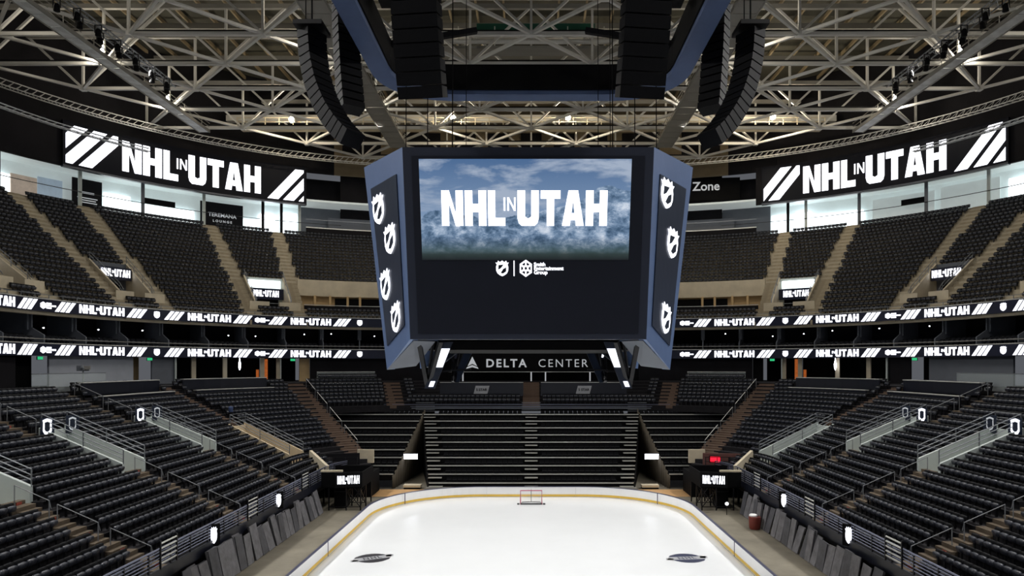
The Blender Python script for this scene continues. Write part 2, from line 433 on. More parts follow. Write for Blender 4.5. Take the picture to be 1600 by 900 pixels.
for sg in (-1, 1):
    for i, y in enumerate(AISLE_Y):
        nm = ('nearest', 'second nearest', 'farthest')[i]
        aisle(LOW, LOW.yst(y, sg), 0, 7.3, 1.25, lz, RUN, 'step_dull', '%s stair aisle in the front half of the %s lower stand' % (nm, SD[sg]))
        aisle(LOW, LOW.yst(y-1.9, sg), 12.8, 17.4, 1.25, lz, RUN, 'step_dull', '%s stair aisle in the upper half of the %s lower stand' % (nm, SD[sg]))
    aisle(LOW, LOW.th(13, sg), 9.8, 17.4, 1.25, lz, RUN, 'step_brown', 'stair aisle above the corner vomitory of the %s lower stand' % SD[sg])
    aisle(LOW, LOW.th(47.5, sg), 2.6, 17.4, 2.1, lz, RUN, 'step_brown', 'wide brown stair beside the retractable seats, %s corner' % SD[sg])
for st, nm in ((-12.3, 'left'), (0, 'middle'), (12.3, 'right')):
    aisle(LOW, st, 11.9, 17.4, 2.0, lz, RUN, 'step_brown', 'short brown stair above the end stand, %s of three' % nm)

# vomitories of the lower bowl: parapets, railings and shield signs
def lower_vomitory(sg, st, r0, r1, y):
    side = SD[sg]
    pos = {33.0: 'nearest', 43.0: 'second', 53.0: 'third', 60: 'corner'}[y]
    w = empty('wall_vomitory'); tag(w, 'pale parapet walls of the %s vomitory in the %s lower stand' % (pos, side), kind='structure')
    wm = 'pale_wall' if y != 60 else ('cream_wall' if sg < 0 else 'pale_wall')
    zb = lz(r0)-.5
    for t in (-VW, VW):
        mb = MB()
        A = [(r0, lz(r0)-.9), (r1+.2, lz(r1)-1.2), (r1+.2, lz(r1)+.55), (r0, lz(r0)+.55)]
        vs = [LOW.P(st, r, z, t+e) for e in (-.1, .1) for r, z in A]
        mb.add(vs, [(3, 2, 1, 0), (4, 5, 6, 7)]+[(i, (i+1) % 4, 4+(i+1) % 4, 4+i) for i in range(4)]); mb.build('parapet', wm, w)
    ubox('back_wall', wm, LOW.P(st, r1+.1, (lz(r1)+.3+zb)/2), (2*VW, .2, lz(r1)+.3-zb), w, LOW.rz(st))
    ubox('landing', 'concrete', LOW.P(st, (r0+r1)/2, zb-.1), (2*VW, r1-r0, .2), w, LOW.rz(st))
    ubox('doorway', 'black', LOW.P(st, r1-.02, zb+1.0), (1.5, .06, 2.0), w, LOW.rz(st))
    ro = empty('vomitory_railing'); tag(ro, 'steel guard rails on the %s vomitory of the %s lower stand' % (pos, side), 'railing', 'vomitory railings')
    for t in (-VW, VW):
        mb = MB()
        for dz in (.85, 1.1, 1.4): mb.tube([LOW.P(st, r0, lz(r0)+dz, t), LOW.P(st, r1+.1, lz(r1)+dz, t)], .03)
        mb.build('side_rail', 'steel_rail', ro)
        for r in (r0, (r0+r1)/2, r1+.1): ubar('post', 'steel_rail', LOW.P(st, r, lz(r)+.5, t), LOW.P(st, r, lz(r)+1.4, t), .05, .05, ro)
    mb = MB()
    for dz in (.7, 1.05, 1.4): mb.tube([LOW.P(st, r1+.1, lz(r1)+dz, -VW), LOW.P(st, r1+.1, lz(r1)+dz, VW)], .03)
    mb.build('back_rail', 'steel_rail', ro)
    if y != 60:
        for j, t in enumerate((VW*-sg*-1, -VW*-sg*-1)):
            # signs hang on the head of each parapet, facing the rink
            so = empty('shield_sign'); p = LOW.P(st, r1-.25, lz(r1)+.62, t)
            tag(so, 'lit white shield outline sign, %s of the pair on the %s vomitory, %s stand' % (('near', 'far')[0 if (t*sg) > 0 else 1], pos, side), 'sign', 'shield signs on the vomitories')
            n = LOW.pos(st, 0)[1]; d = (Vector((0, 0, 0))-Vector((p.x, p.y-8, 0))).normalized(); ux = Vector((-d.y, d.x, 0))
            f = planefn(p+d*.12, ux, (0, 0, 1), d)
            mb = MB(); mb.prism(q(-.36, -.62, .36, .55), f, -.1, 0); mb.build('sign_panel', 'board_inset', so)
            mb = MB(); big = (t*sg) > 0
            sc = 1.0 if big else .86; th = .62 if big else .74
            pts = [(a*.24*sc, b_*.52*sc) for a, b_ in ((0, -1), (.6, -.86), (.95, -.5), (.9, .5), (1, .78), (.55, .9), (0, 1), (-.55, .9), (-1, .78), (-.9, .5), (-.95, -.5), (-.6, -.86))]
            for i in range(len(pts)):
                a0, a1 = pts[i-1], pts[i]
                mb.prism([a0, a1, (a1[0]*th, a1[1]*th), (a0[0]*th, a0[1]*th)], f, 0, .03)
            mb.build('shield_outline', 'led_white' if big else 'led_dim', so)
for v in VOMS: lower_vomitory(*v)

# front railings with gates and small shield lamps
for sg in (-1, 1):
    a, b = sorted((sg*SIDE, LOW.th(28, sg)))
    ro = empty('front_railing'); tag(ro, 'dark blue-grey bar railing along the front row of the %s lower stand' % SD[sg], 'railing')
    for z in (2.5, 2.66, 2.82, 2.98, 3.14): sweep('rail', LOW, a, b, rect(-.05, -.01, z, z+.04), 'rail_blue', ro)
    sweep('top_rail', LOW, a, b, rect(-.07, .01, 3.27, 3.33), 'rail_blue', ro)
    n = int((b-a)/1.9)
    for i in range(n+1):
        st = a+(b-a)*i/n; ubox('post', 'black_metal', LOW.P(st, -.02, 2.8), (.07, .07, 1.05), ro, LOW.rz(st))
    for i, y in enumerate(AISLE_Y):
        go = empty('rail_gate'); st = LOW.yst(y+.2, sg); tag(go, 'bright five-bar gate in the front rail at the %s aisle, %s stand' % (('nearest', 'second', 'third')[i], SD[sg]), 'gate', 'gates in the front rails')
        for j in range(5): ubox('gate_bar', 'aluminium', LOW.P(st, -.1, 2.6+.24*j), (1.5, .04, .07), go, LOW.rz(st))
        for t in (-.75, .75): ubox('gate_post', 'black_metal', LOW.P(st, -.1, 3.0, t), (.07, .07, 1.4), go, LOW.rz(st))
    for i, y in enumerate((37.8, 47.5)):
        st = LOW.yst(y, sg); lo = empty('shield_lamp'); p = LOW.P(st, -.14, 2.62)
        tag(lo, 'white lit shield plate on the %s front rail, the %s one' % (SD[sg], ('nearer', 'farther')[i]), 'sign', 'shield plates on the front rails')
        d = Vector((-p.x, -p.y*.55, 0)).normalized(); ux = Vector((-d.y, d.x, 0)); f = planefn(p, ux, (0, 0, 1), d)
        MB().prism(q(-.34, -.62, .34, .6), f, -.12, 0).build('sign_panel', 'black', lo)
        mb = MB(); shield(mb, f, 0, 0, .36, .95, hole=False); mb.build('shield_face', 'led_white', lo)

# short handrails standing in the aisles
for sg in (-1, 1):
    for i, y in enumerate(AISLE_Y):
        for j, (ra, rb) in enumerate(((.6, 2.6), (3.2, 5.2), (5.6, 7.3))):
            st = LOW.yst(y-.1, sg); o = empty('aisle_handrail')
            tag(o, 'short steel handrail, %s from the rink in the %s aisle of the %s lower stand' % (ORD[j], ('nearest', 'second', 'third')[i], SD[sg]), 'handrail', 'aisle handrails')
            MB().tube([LOW.P(st, ra-.1, lz(ra)+.45), LOW.P(st, ra, lz(ra)+.85), LOW.P(st, rb, lz(rb)+.85)], .022).build('rail', 'steel_dull', o)
            for r in (ra, rb): ubar('post', 'steel_dull', LOW.P(st, r, lz(r)-.3), LOW.P(st, r, lz(r)+.85), .035, .035, o)
    for j, (ra, rb) in enumerate(((3.5, 6.5), (7.2, 10.2), (10.9, 13.6), (14.2, 16.8))):
        st = LOW.th(50.0, sg); o = empty('aisle_handrail')
        tag(o, 'steel handrail, %s from the bottom beside the wide brown stair, %s corner' % (ORD[j], SD[sg]), 'handrail', 'aisle handrails')
        MB().tube([LOW.P(st, ra, lz(ra)+.9), LOW.P(st, rb, lz(rb)+.9)], .03).build('rail', 'aluminium', o)
        for r in (ra, rb): ubar('post', 'steel_dull', LOW.P(st, r, lz(r)-.3), LOW.P(st, r, lz(r)+.9), .035, .035, o)
    for j, (ra, rb) in enumerate(((12.8, 14.6), (15.0, 17.2))):
        for i, y in enumerate(AISLE_Y):
            st = LOW.yst(y-1.2, sg); o = empty('aisle_handrail')
            tag(o, 'steel handrail, %s one above the %s vomitory of the %s lower stand' % (('lower', 'upper')[j], ('nearest', 'second', 'third')[i], SD[sg]), 'handrail', 'aisle handrails')
            MB().tube([LOW.P(st, ra, lz(ra)+.9), LOW.P(st, rb, lz(rb)+.9)], .03).build('rail', 'steel_dull', o)
            for r in (ra, rb): ubar('post', 'steel_dull', LOW.P(st, r, lz(r)-.3), LOW.P(st, r, lz(r)+.9), .035, .035, o)

# ------------------------------------------------------------------ chairs
def ring_verts(rings): return [(sx*w, y, z) for (z, w, yf, yb) in rings for sx, y in ((-1, yf), (1, yf), (1, yb), (-1, yb))]
def ring_faces(n):
    fs = [(0, 1, 2, 3)[::-1]]
    for i in range(n-1):
        for k in range(4): fs.append((i*4+k, i*4+(k+1) % 4, i*4+4+(k+1) % 4, i*4+4+k))
    fs.append(tuple((n-1)*4+k for k in range(4))); return fs
BACK = [(.40, .25, .02, .06), (.60, .257, .03, .09), (.74, .255, .05, .14), (.80, .235, .06, .16), (.82, .18, .085, .145)]
PAN = [(.405, .20, -.03, .02), (.43, .215, -.07, .02), (.52, .22, -.11, .02), (.62, .22, -.135, .02), (.67, .205, -.11, .02), (.695, .16, -.05, .02)]
BASE = [(0, .05, -.02, .06), (.44, .05, -.02, .06)]
TEMPL = [(ring_verts(R), ring_faces(len(R))) for R in (BACK, PAN, BASE)]
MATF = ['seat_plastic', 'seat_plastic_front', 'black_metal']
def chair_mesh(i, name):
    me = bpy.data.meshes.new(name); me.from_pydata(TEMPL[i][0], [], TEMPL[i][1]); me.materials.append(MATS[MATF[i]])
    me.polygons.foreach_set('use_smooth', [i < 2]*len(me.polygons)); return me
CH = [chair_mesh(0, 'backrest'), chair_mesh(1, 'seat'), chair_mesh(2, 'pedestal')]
seats = []      # (x,y,z,rz,side,row,station,bowl)
def fill_row(path, r, z, ranges, skip, row, bowl, pitch=.53):
    for a, b in ranges:
        n = max(2, int((b-a)/.12)); pts = [path.P(a+(b-a)*i/n, r, z) for i in range(n+1)]
        L = [0]
        for i in range(n): L.append(L[-1]+(pts[i+1]-pts[i]).length)
        cnt = int(L[-1]/pitch); off = (L[-1]-cnt*pitch)/2
        j = 0
        for c in range(cnt):
            tgt = off+pitch*(c+.5)
            while L[j+1] < tgt: j += 1
            st = a+(b-a)*(j+(tgt-L[j])/max(1e-6, L[j+1]-L[j]))/n
            if skip(st, r): continue
            p = path.P(st, r, z); seats.append((p.x, p.y, p.z, path.rz(st), -1 if st < 0 else 1, row, st, bowl))
def near_aisle(path, st, r, lst):
    p = path.pos(st, r)[0]
    for s0, ra, rb, hw in lst:
        if ra-.2 < r < rb+.5 and (path.pos(s0, r)[0]-p).length < hw+.28: return True
    return False
LOW_AISLES = []
for sg in (-1, 1):
    for y in AISLE_Y: LOW_AISLES += [(LOW.yst(y, sg), 0, 7.3, .62), (LOW.yst(y-1.9, sg), 12.6, 18, .62)]
    LOW_AISLES += [(LOW.th(13, sg), 9.6, 18, .62), (LOW.th(47.5, sg), 0, 18, 1.1)]
LOW_AISLES += [(-12.3, 11, 18, 1.0), (0, 11, 18, 1.0), (12.3, 11, 18, 1.0)]
LOGE = [(-1, LOW.th(9.5), LOW.yst(52.4)), (-1, LOW.th(39.5), LOW.th(16.5)), (1, LOW.th(16.5, 1), LOW.th(39.5, 1)), (1, LOW.th(9.5, 1), LOW.yst(52.4, 1))]
def low_skip(st, r):
    if in_vom(st, r) or near_aisle(LOW, st, r, LOW_AISLES): return True
    if r > 15.6 and any(min(a, b) <= st <= max(a, b) for _, a, b in LOGE): return True
    if r > 13.5 and abs(st) < 11.5: return True
    if r < 4.6 and LOW.th(44, 1) < abs(st) < LOW.th(26, 1): return True
    return False
for k in range(NROW):
    fill_row(LOW, RUN*k+.52, Z0+RISE*k, low_ranges(k), low_skip, k, 'low')

# ------------------------------------------------------------------ retractable end stand
NR = 10
def ey(i): return 65.0+1.3*i
def ez(i): return .8+.64*i
end = empty('end_stand', (0, 65, 0)); end.location = (0, 0, 0); tag(end, 'retractable black end stand with silver edged rows behind the goal', 'stand')
for i in range(NR):
    y, z = ey(i), ez(i)
    hw = 9.9+.26*i; d = ubox('deck', 'black', (0, y+.65, z-.06), (2*hw, 1.3, .12), end)
    ubox('riser', 'black', (0, y+.05, z-.38), (2*hw, .08, .52), end)
    ubox('nosing', 'aluminium', (0, y-.02, z-.03), (2*hw, .07, .10), end)
    for x in (-hw+.7, 0, hw-.7):
        ubox('aisle_step', 'steel_grey', (x, y-.25, z-.34), (1.3, .55, .08), end)
        ubox('aisle_edge', 'aluminium', (x, y-.53, z-.31), (1.3, .03, .05), end)
for sg in (-1, 1):
    vs = []
    P = [(65, 0)]+[p for i in range(NR) for p in ((ey(i), ez(i)-.64), (ey(i), ez(i)))]+[(78, ez(9)), (78, 0)]
    mb = MB(); mb.prism(P, lambda u, v, d, sg=sg: Vector((sg*(9.92+.2*(u-65)+d), u, v)), 0, .06); mb.build('side_panel', 'black', end)
MB().box((0, 64.6, .35), (20.2, .5, .12)).box((0, 64.1, .15), (20.2, .5, .1)).build('front_step', 'steel_grey', end)
# folded chair backs lying on the decks
def folded_row(mb, x0, x1, y, z, skips):
    n = int((x1-x0)/.53)
    for j in range(n):
        x = x0+(x1-x0)*(j+.5)/n
        if any(abs(x-c) < .95 for c in skips): continue
        mb.box((x, y, z+.13), (.47, .34, .2)); mb.box((x, y+.22, z+.24), (.44, .08, .3))
mb = MB()
for i in range(NR): folded_row(mb, -9.9-.26*i, 9.9+.26*i, ey(i)+.62, ez(i), (-9.2-.26*i, 0, 9.2+.26*i))
fo = mb.build('folded_seats', 'seat_plastic', end); fo['kind'] = 'stuff'
def flank_x(i): return 10+.81*(ey(i)+.3-58.5), 13.75-.145*i
for sg in (-1, 1):
    fl = empty('corner_stand'); tag(fl, 'narrow black retractable stand with silver row edges in the %s far corner' % SD[sg], 'stand')
    mb = MB()
    for i in range(1, NR):
        xo, xi = flank_x(i); y, z = ey(i), ez(i); c = sg*(xo+xi)/2; w = xo-xi
        ubox('deck', 'black', (c, y+.65, z-.06), (w, 1.3, .12), fl); ubox('riser', 'black', (c, y+.05, z-.38), (w, .08, .52), fl)
        ubox('nosing', 'aluminium', (c, y-.02, z-.03), (w, .07, .10), fl)
        folded_row(mb, min(sg*xo, sg*xi), max(sg*xo, sg*xi), y+.62, z, ())
    fo = mb.build('folded_seats', 'seat_plastic', fl); fo['kind'] = 'stuff'
    rail = MB()
    A = (sg*flank_x(1)[0], ey(1), ez(1)); B = (sg*flank_x(9)[0], ey(9)+1.2, ez(9))
    for dz in (.35, .7, 1.05): rail.tube([Vector(A)+Vector((0, 0, dz)), Vector(B)+Vector((0, 0, dz))], .03)
    for j in range(7):
        p = Vector(A).lerp(Vector(B), j/6); rail.bar(p, p+Vector((0, 0, 1.05)), .05)
    rail.build('side_railing', 'rail_blue', fl)
    # curtain closing the side of the stand towards the tunnel
    cu = empty('side_curtain'); tag(cu, 'brown pleated curtain hanging beside the %s end tunnel' % SD[sg], 'curtain')
    mb = MB(); N = 90; vs = []; fs = []
    for j in range(N+1):
        t = j/N; y = 66+12*t; x = 13.6-1.3*t; top = max(.9, .8+.64*(y-65)/1.3-.1); wv = .10*math.sin(j*1.15)
        vs += [(sg*(x+wv), y, 0.02), (sg*(x+wv), y, top)]
    for j in range(N): fs.append((2*j, 2*j+2, 2*j+3, 2*j+1))
    mb.add(vs, fs); co = mb.build('cloth', 'curtain', cu, True); md = co.modifiers.new('thick', 'SOLIDIFY'); md.thickness = .03
    fx = empty('flood_lamp'); tag(fx, 'bright strip floodlight on the curtain, %s end tunnel' % SD[sg], 'lamp', 'tunnel floodlights')
    MB().box((sg*12.45, 69.6, 2.72), (1.5, .3, .62)).build('housing', 'black_metal', fx); MB().box((sg*12.45, 69.42, 2.72), (1.4, .08, .52)).build('lens', 'tube_glow', fx)
    dr = MB().box((sg*12.0, 78.1, 3.4), (1.6, .1, 6.8)).build('wall_tunnel_%s' % SD[sg], 'black'); tag(dr, 'black wall closing the %s end tunnel' % SD[sg], kind='structure')
    ct = empty('floor_case'); tag(ct, 'low pale flat case lying at the foot of the %s end curtain' % SD[sg], 'case')
    MB().box((sg*11.7, 66.3, .28), (1.7, .9, .22)).build('lid', 'beige_wall', ct); MB().box((sg*11.7, 66.3, .12), (1.6, .8, .24)).build('body', 'black', ct)
# walkway above the end stand
wk = MB().box((0, 78.35, 7.15), (49, .7, .12)).build('floor_cross_aisle', 'grey_wall'); tag(wk, 'grey cross aisle above the retractable end stand', kind='structure')
er = empty('cross_aisle_railing'); tag(er, 'dim grey rail along the cross aisle above the end stand', 'railing')
for z in (7.35, 7.6): ubox('rail', 'rail_blue', (0, 78.0, z), (48, .05, .06), er)
for x in (-12.3, 0, 12.3):
    for j in range(5): ubox('stair_slat', 'steel_rail', (x, 78.0+.01*j, 7.0+.2*j), (2.2, .05, .06), er)
# banners on the club rail
for x0, x1, nm in ((-10.9, -.95, 'left'), (1.15, 11.4, 'right')):
    bo = empty('rail_banner'); tag(bo, 'dark navy banner with small silver emblem above the end seats, %s one' % nm, 'banner', 'banners above the end seats')
    MB().box(((x0+x1)/2, 80.3, 9.26), (x1-x0, .12, 1.6)).build('panel', 'navy_panel', bo)
    ubox('top_strip', 'aluminium', ((x0+x1)/2, 80.3, 10.1), (x1-x0, .2, .06), bo)
    f = planefn(((x0+x1)/2, 80.22, 9.22), (1, 0, 0), (0, 0, 1), (0, -1, 0))
    MB().prism([(-.95, -.48), (.7, -.48), (.95, .48), (-.7, .48)], f, 0, .03).build('emblem', 'emblem_silver', bo)
    text_mesh('emblem_lettering', '5 STAR', .42, Matrix.Translation(((x0+x1)/2, 80.17, 9.22)) @ Matrix.Rotation(PI/2, 4, 'X'), 'black', bo, .01, .005)
# building name sign
sg_ = empty('building_name_sign', (0, 0, 0)); tag(sg_, 'long black sign reading DELTA CENTER in silver letters below the scoreboard', 'sign')
MB().box((-.2, 85.9, 12.55), (18.2, .5, 2.5)).build('panel', 'black', sg_)
RX = Matrix.Rotation(PI/2, 4, 'X')
def tri_logo(x, z, s, y):
    f = planefn((x, y, z), (1, 0, 0), (0, 0, 1), (0, -1, 0)); mb = MB()
    mb.prism([(-.42*s, -.22*s), (0, .62*s), (.42*s, -.22*s), (0, -.02*s)], f, 0, .03); mb.prism([(-.55*s, -.46*s), (-.46*s, -.30*s), (0, -.12*s), (.46*s, -.30*s), (.55*s, -.46*s), (0, -.32*s)], f, 0, .03)
    return mb
tri_logo(-7.5, 12.35, 1.45, 85.62).build('emblem', 'silver_glow', sg_)
text_mesh('lettering', 'DELTA', 1.45, Matrix.Translation((-3.2, 85.62, 12.35)) @ RX, 'silver_glow', sg_, .035, .03, 1.28)
text_mesh('lettering', 'CENTER', 1.45, Matrix.Translation((4.05, 85.62, 12.35)) @ RX, 'silver_glow', sg_, -.005, .03, 1.28)

# loge fronts and club rails at the top of the lower bowl
for i, (sg, a, b) in enumerate(LOGE):
    a, b = min(a, b), max(a, b)
    nm = ('the nearer one at left', 'the farther one at left', 'the farther one at right', 'the nearer one at right')[i]
    lo = empty('loge_box'); tag(lo, 'dark loge box front with silver counter edges, %s' % nm, 'loge', 'loge box fronts')
    for j, (r, z) in enumerate(((15.4, 9.7), (17.0, 10.75))):
        sweep('front_panel', LOW, a, b, rect(r, r+.12, z-1.15, z), 'navy_panel', lo)
        sweep('counter', LOW, a, b, rect(r-.06, r+.4, z, z+.07), 'aluminium', lo)
    n = int((b-a)*((17.4+8)/8 if abs(a+b)/2 < 22 else 1)/.62)
    for j in range(n):
        st = a+(b-a)*(j+.5)/n
        p = LOW.P(st, 17.9, lz(17.5)); seats.append((p.x, p.y, p.z, LOW.rz(st), sg, 99, st, 'loge'))
for sg in (-1, 1):
    a, b = sorted((LOW.th(54, sg), sg*12.9))
    lo = empty('club_counter'); tag(lo, 'silver edged club counter with glass rail above the %s corner stand' % SD[sg], 'counter')
    sweep('counter', LOW, a, b, rect(16.6, 17.0, 9.95, 10.05), 'aluminium', lo); sweep('front_panel', LOW, a, b, rect(16.7, 16.8, 9.0, 9.95), 'navy_panel', lo)
    sweep('top_rail', LOW, a, b, rect(18.2, 18.28, 11.3, 11.37), 'aluminium', lo); sweep('glass_pane', LOW, a, b, rect(18.22, 18.25, 10.2, 11.3), 'glass', lo)
    n = 26
    for j in range(n):
        p = LOW.P(a+(b-a)*(j+.5)/n, 17.5, lz(17.0)+.5); seats.append((p.x, p.y, p.z, LOW.rz(a+(b-a)*(j+.5)/n), sg, 99, 0, 'club'))
    # glass rail at the nearer concourse
    a, b = sorted((LOW.yst(57.5, sg), LOW.yst(49, sg)))
    go = empty('glass_railing'); tag(go, 'clear glass railing on the concourse behind the %s stand' % SD[sg], 'railing')
    sweep('glass_pane', LOW, a, b, rect(18.4, 18.43, 10.1, 11.5), 'glass', go); sweep('top_rail', LOW, a, b, rect(18.38, 18.45, 11.5, 11.55), 'steel_rail', go)
cr = empty('club_rail'); tag(cr, 'silver club rail with thin posts below the building name sign', 'railing')
ubox('top_rail', 'aluminium', (0, 85.2, 11.3), (22.5, .07, .07), cr)
for x in (-8.6, 0, 1.8, 7.4): ubox('post', 'silver_glow', (x, 84.6, 10.65), (.16, .1, 1.3), cr)

# concourse wall below the lower ribbon
cw = empty('wall_concourse'); tag(cw, 'dark concourse wall with grey bays and openings below the lower ribbon board', kind='structure')
def bay(deg0, deg1, m, sg, r=.5, z0=10.0, z1=13.1, name='bay'):
    a, b = sorted((UP.th(deg0, sg), UP.th(deg1, sg))); return sweep(name, UP, a, b, rect(r, r+.2, z0, z1), m, cw)
for sg in (-1, 1):
    BAY = [(-30, 2, 'dark_wall', .5), (2, 9, 'black', 2.5), (9.3, 26, 'grey_wall_lit' if sg < 0 else 'grey_wall', .8), (26, 29.5, 'tan_wall' if sg < 0 else 'dark_wall', 3), (29.5, 34, 'grey_wall' if sg < 0 else 'dark_wall', .6),
           (34, 54, 'black', 4.5), (54, 61, 'black', 3.5), (61, 63.3, 'tan_wall' if sg < 0 else 'black', .8), (63.3, 90, 'dark_wall', .5)]
    for d0, d1, m, r in BAY: bay(d0, d1, m, sg, r)
    for d in (38.0, 44.5, 52.5, 56.0): bay(d, d+.9, 'beige_wall', sg, .9, name='column')
    bay(53.8, 54.5, 'orange_glow', sg, 1.8, 10.2, 12.9, 'lit_doorway'); bay(52.7, 53.2, 'orange_glow', sg, 3.0, 10.2, 11.6, 'lit_doorway')
    bay(34.0, 34.3, 'pale_wall', sg, .3, name='edge_post'); bay(56.6, 56.8, 'pale_wall', sg, .3, name='edge_post')
a, b = -UP.E, UP.E
sweep('bay', UP, a, b, rect(.6, .8, 10, 17), 'black', cw)
EXITS = [(-1, 5.6), (-1, 28.2), (-1, 59.2), (1, 27.8), (1, 58.6)]
for i, (sg, d) in enumerate(EXITS):
    st = UP.th(d, sg); o = empty('exit_sign'); tag(o, 'small green lit exit sign under the lower ribbon board, %s on the %s side' % (ORD[i if i < 3 else i-3], SD[sg]), 'exit sign', 'green exit signs')
    ubox('housing', 'black', UP.P(st, -.1, 12.8), (.6, .08, .32), o, UP.rz(st)); ubox('face', 'green_glow', UP.P(st, -.16, 12.8), (.54, .04, .26), o, UP.rz(st))
for sg, d in ((-1, 47.6), (1, 44.9)):
    st = UP.th(d, sg); o = empty('pendant_lamp'); tag(o, 'white pendant lamp glowing in the %s concourse opening' % SD[sg], 'lamp')
    p = UP.P(st, .2, 12.2); MB().lathe(p, [(.03, .8), (.05, .5), (.14, .1), (.12, -.3), (.04, -.6)]).build('shade', 'tube_glow', o); ubar('cord', 'black', p+Vector((0, 0, .8)), p+Vector((0, 0, 1.2)), .02, .02, o)
o = empty('broadcast_camera'); p = LOW.P(LOW.yst(57.3), 20.2, 11.9); tag(o, 'grey broadcast camera on a stand at the left concourse glass', 'camera')
MB().box(p, (.9, .4, .45), .4).lathe(p+Vector((.2, -.3, -.05)), [(.18, -.1), (.2, .1), (.12, .3)]).build('body', 'steel_rail', o)
MB().box(p+Vector((.45, -.2, .05)), (.5, .3, .3), .4).build('lens', 'steel_grey', o); MB().tube([p-Vector((0, 0, 1.9)), p], .06).build('stand', 'pale_wall', o)

# ------------------------------------------------------------------ ribbon boards and the suites between them
SU = 82.0
def ribbon(z0, z1, label):
    o = empty('ribbon_board'); tag(o, label, 'LED ribbon board', 'LED ribbon boards')
    sweep('display_face', UP, -SU, SU, rect(.0, .3, z0, z1), 'ribbon_face', o)
    sweep('top_edge', UP, -SU, SU, rect(-.05, .35, z1, z1+.09), 'aluminium', o)
    f = lambda u, v, d: UP.P(u, -d, v)
    h = z1-z0; v0, v1 = z0+.13*h, z1-.11*h
    units = [(-27.9-11.75*n, n) for n in range(4)]+[(25.9+12.05*n, n) for n in range(4)]+[(-3.9, 9), (8.0, 9)]
    for c, n in units:
        mb = MB(); headline(mb, f, c-2.45, c+2.45, v0, v1, 0, .03); mb.build('headline', 'led_white', o)
        for dx in (-5.05, 2.62):
            mb = MB(); stripes(mb, f, c+dx, z0+.07*h, z1-.07*h, .42, .55, 3, .72, 0, .03); mb.build('stripe_group', 'led_white', o)
    syms = [(-22.0, 's'), (-33.8, 'b'), (-45.5, 's'), (-57.3, 'b'), (-69, 's'), (19.9, 'b'), (31.95, 's'), (44.0, 'b'), (56.0, 's'), (2.1, 's')]
    for c, k in syms:
        mb = MB()
        if k == 's': shield(mb, f, c, (z0+z1)/2, .72, .70*h, 0, 1, .03, False)
        else:
            hx = [(c-.42+.36*math.cos(t), (z0+z1)/2+.30*h*math.sin(t)) for t in (PI/6+PI/3*i for i in range(6))]
            mb.prism(hx, f, 0, .03)
            for j, (w, zz) in enumerate(((.55, .18), (1.05, 0), (.55, -.18))): mb.prism(q(c-.08, (z0+z1)/2+zz*h-.07*h, c-.08+w, (z0+z1)/2+zz*h+.07*h), f, 0, .03)
        mb.build('shield_mark' if k == 's' else 'sponsor_mark', 'led_white', o)
    return o
ribbon(13.0, 14.1, 'lower white-on-navy LED ribbon board running round the arena under the suites')
ribbon(17.0, 18.1, 'upper white-on-navy LED ribbon board running round the arena above the suites')
su = empty('wall_suites'); tag(su, 'dark open suites between the two ribbon boards', kind='structure')
sweep('suite_floor', UP, -SU, SU, rect(.3, 5.5, 13.2, 14.0), 'dark_wall', su); sweep('suite_back_wall', UP, -SU, SU, rect(5.3, 5.6, 14.0, 17.2), 'dark_wall', su)
sweep('suite_ceiling', UP, -SU, SU, rect(.3, 5.5, 17.0, 17.3), 'dark_wall', su); sweep('front_rail', UP, -SU, SU, rect(.1, .2, 14.5, 14.58), 'steel_grey', su)
st = -66.0
mats_p = 'grey_wall'
while st < 66:
    P = [(.35, 14.0), (5.3, 14.0), (5.3, 17.0), (1.6, 17.0), (1.6, 15.6), (.35, 14.9)]
    f = lambda u, v, d, st=st: UP.P(st, u, v, d)
    MB().prism(P, f, -.06, .06).build('partition', mats_p, su)
    MB().box(UP.P(st, 2.0, 16.2), (.45, .25, 1.6), UP.rz(st)).build('column', 'grey_wall', su)
    for j in range(7):
        for rr, zz in ((.9, 14.0), (1.8, 14.2)):
            s2 = st+.4+.53*j; p = UP.P(s2, rr, zz); seats.append((p.x, p.y, p.z, UP.rz(s2), 1, 99, 0, 'suite'))
    if random.random() < .75:
        MB().lathe(UP.P(st+random.uniform(1, 3.4), random.uniform(2.5, 4), random.uniform(15.6, 16.5)), [(.03, -.06), (.09, 0), (.03, .06)], 8).build('wall_lamp', 'tube_glow', su)
    st += 4.4

# ------------------------------------------------------------------ upper seating bowl
UR, UZ, UZ0, UN = .85, .60, 17.5, 25
def uz(r): return UZ0+r/UR*UZ
upb = empty('floor_upper_bowl'); tag(upb, 'dark steep concrete terraces of the upper seating bowl', kind='structure')
UVOM = [(sg, lo, hi) for sg in (-1, 1) for lo, hi in ((26.2, 32.1), (52.6, 59.9), (4, 9.5))]
ENDTH = 62.6
def up_ranges(k):
    r = UR*(k+.5)
    if k < 3 or r > 8.3: base = [(-76, 76)]
    else: base = [(-76, UP.th(ENDTH, -1)), (UP.th(ENDTH, 1), 76)]
    cuts = []
    if 2.55 <= r <= 8.3:
        for sg, lo, hi in UVOM: cuts.append(tuple(sorted((UP.th(lo, sg), UP.th(hi, sg)))))
    out = []
    for a, b in base:
        cur = a
        for c, d in sorted(cuts):
            if a < c < b: out.append((cur, c)); cur = d
        out.append((cur, b))
    return out
for k in range(UN):
    mb = MB()
    for a, b in up_ranges(k): sweep_mb(mb, UP, a, b, rect(UR*k+(.3 if k == 0 else 0), UR*(k+1), UZ0+UZ*k-.8, UZ0+UZ*k))
    mb.build('terrace', 'terrace_light', upb)
UA = [24.8, 33.4, 51.0, 61.4, 3.0, 10.6]
UP_AISLES = []
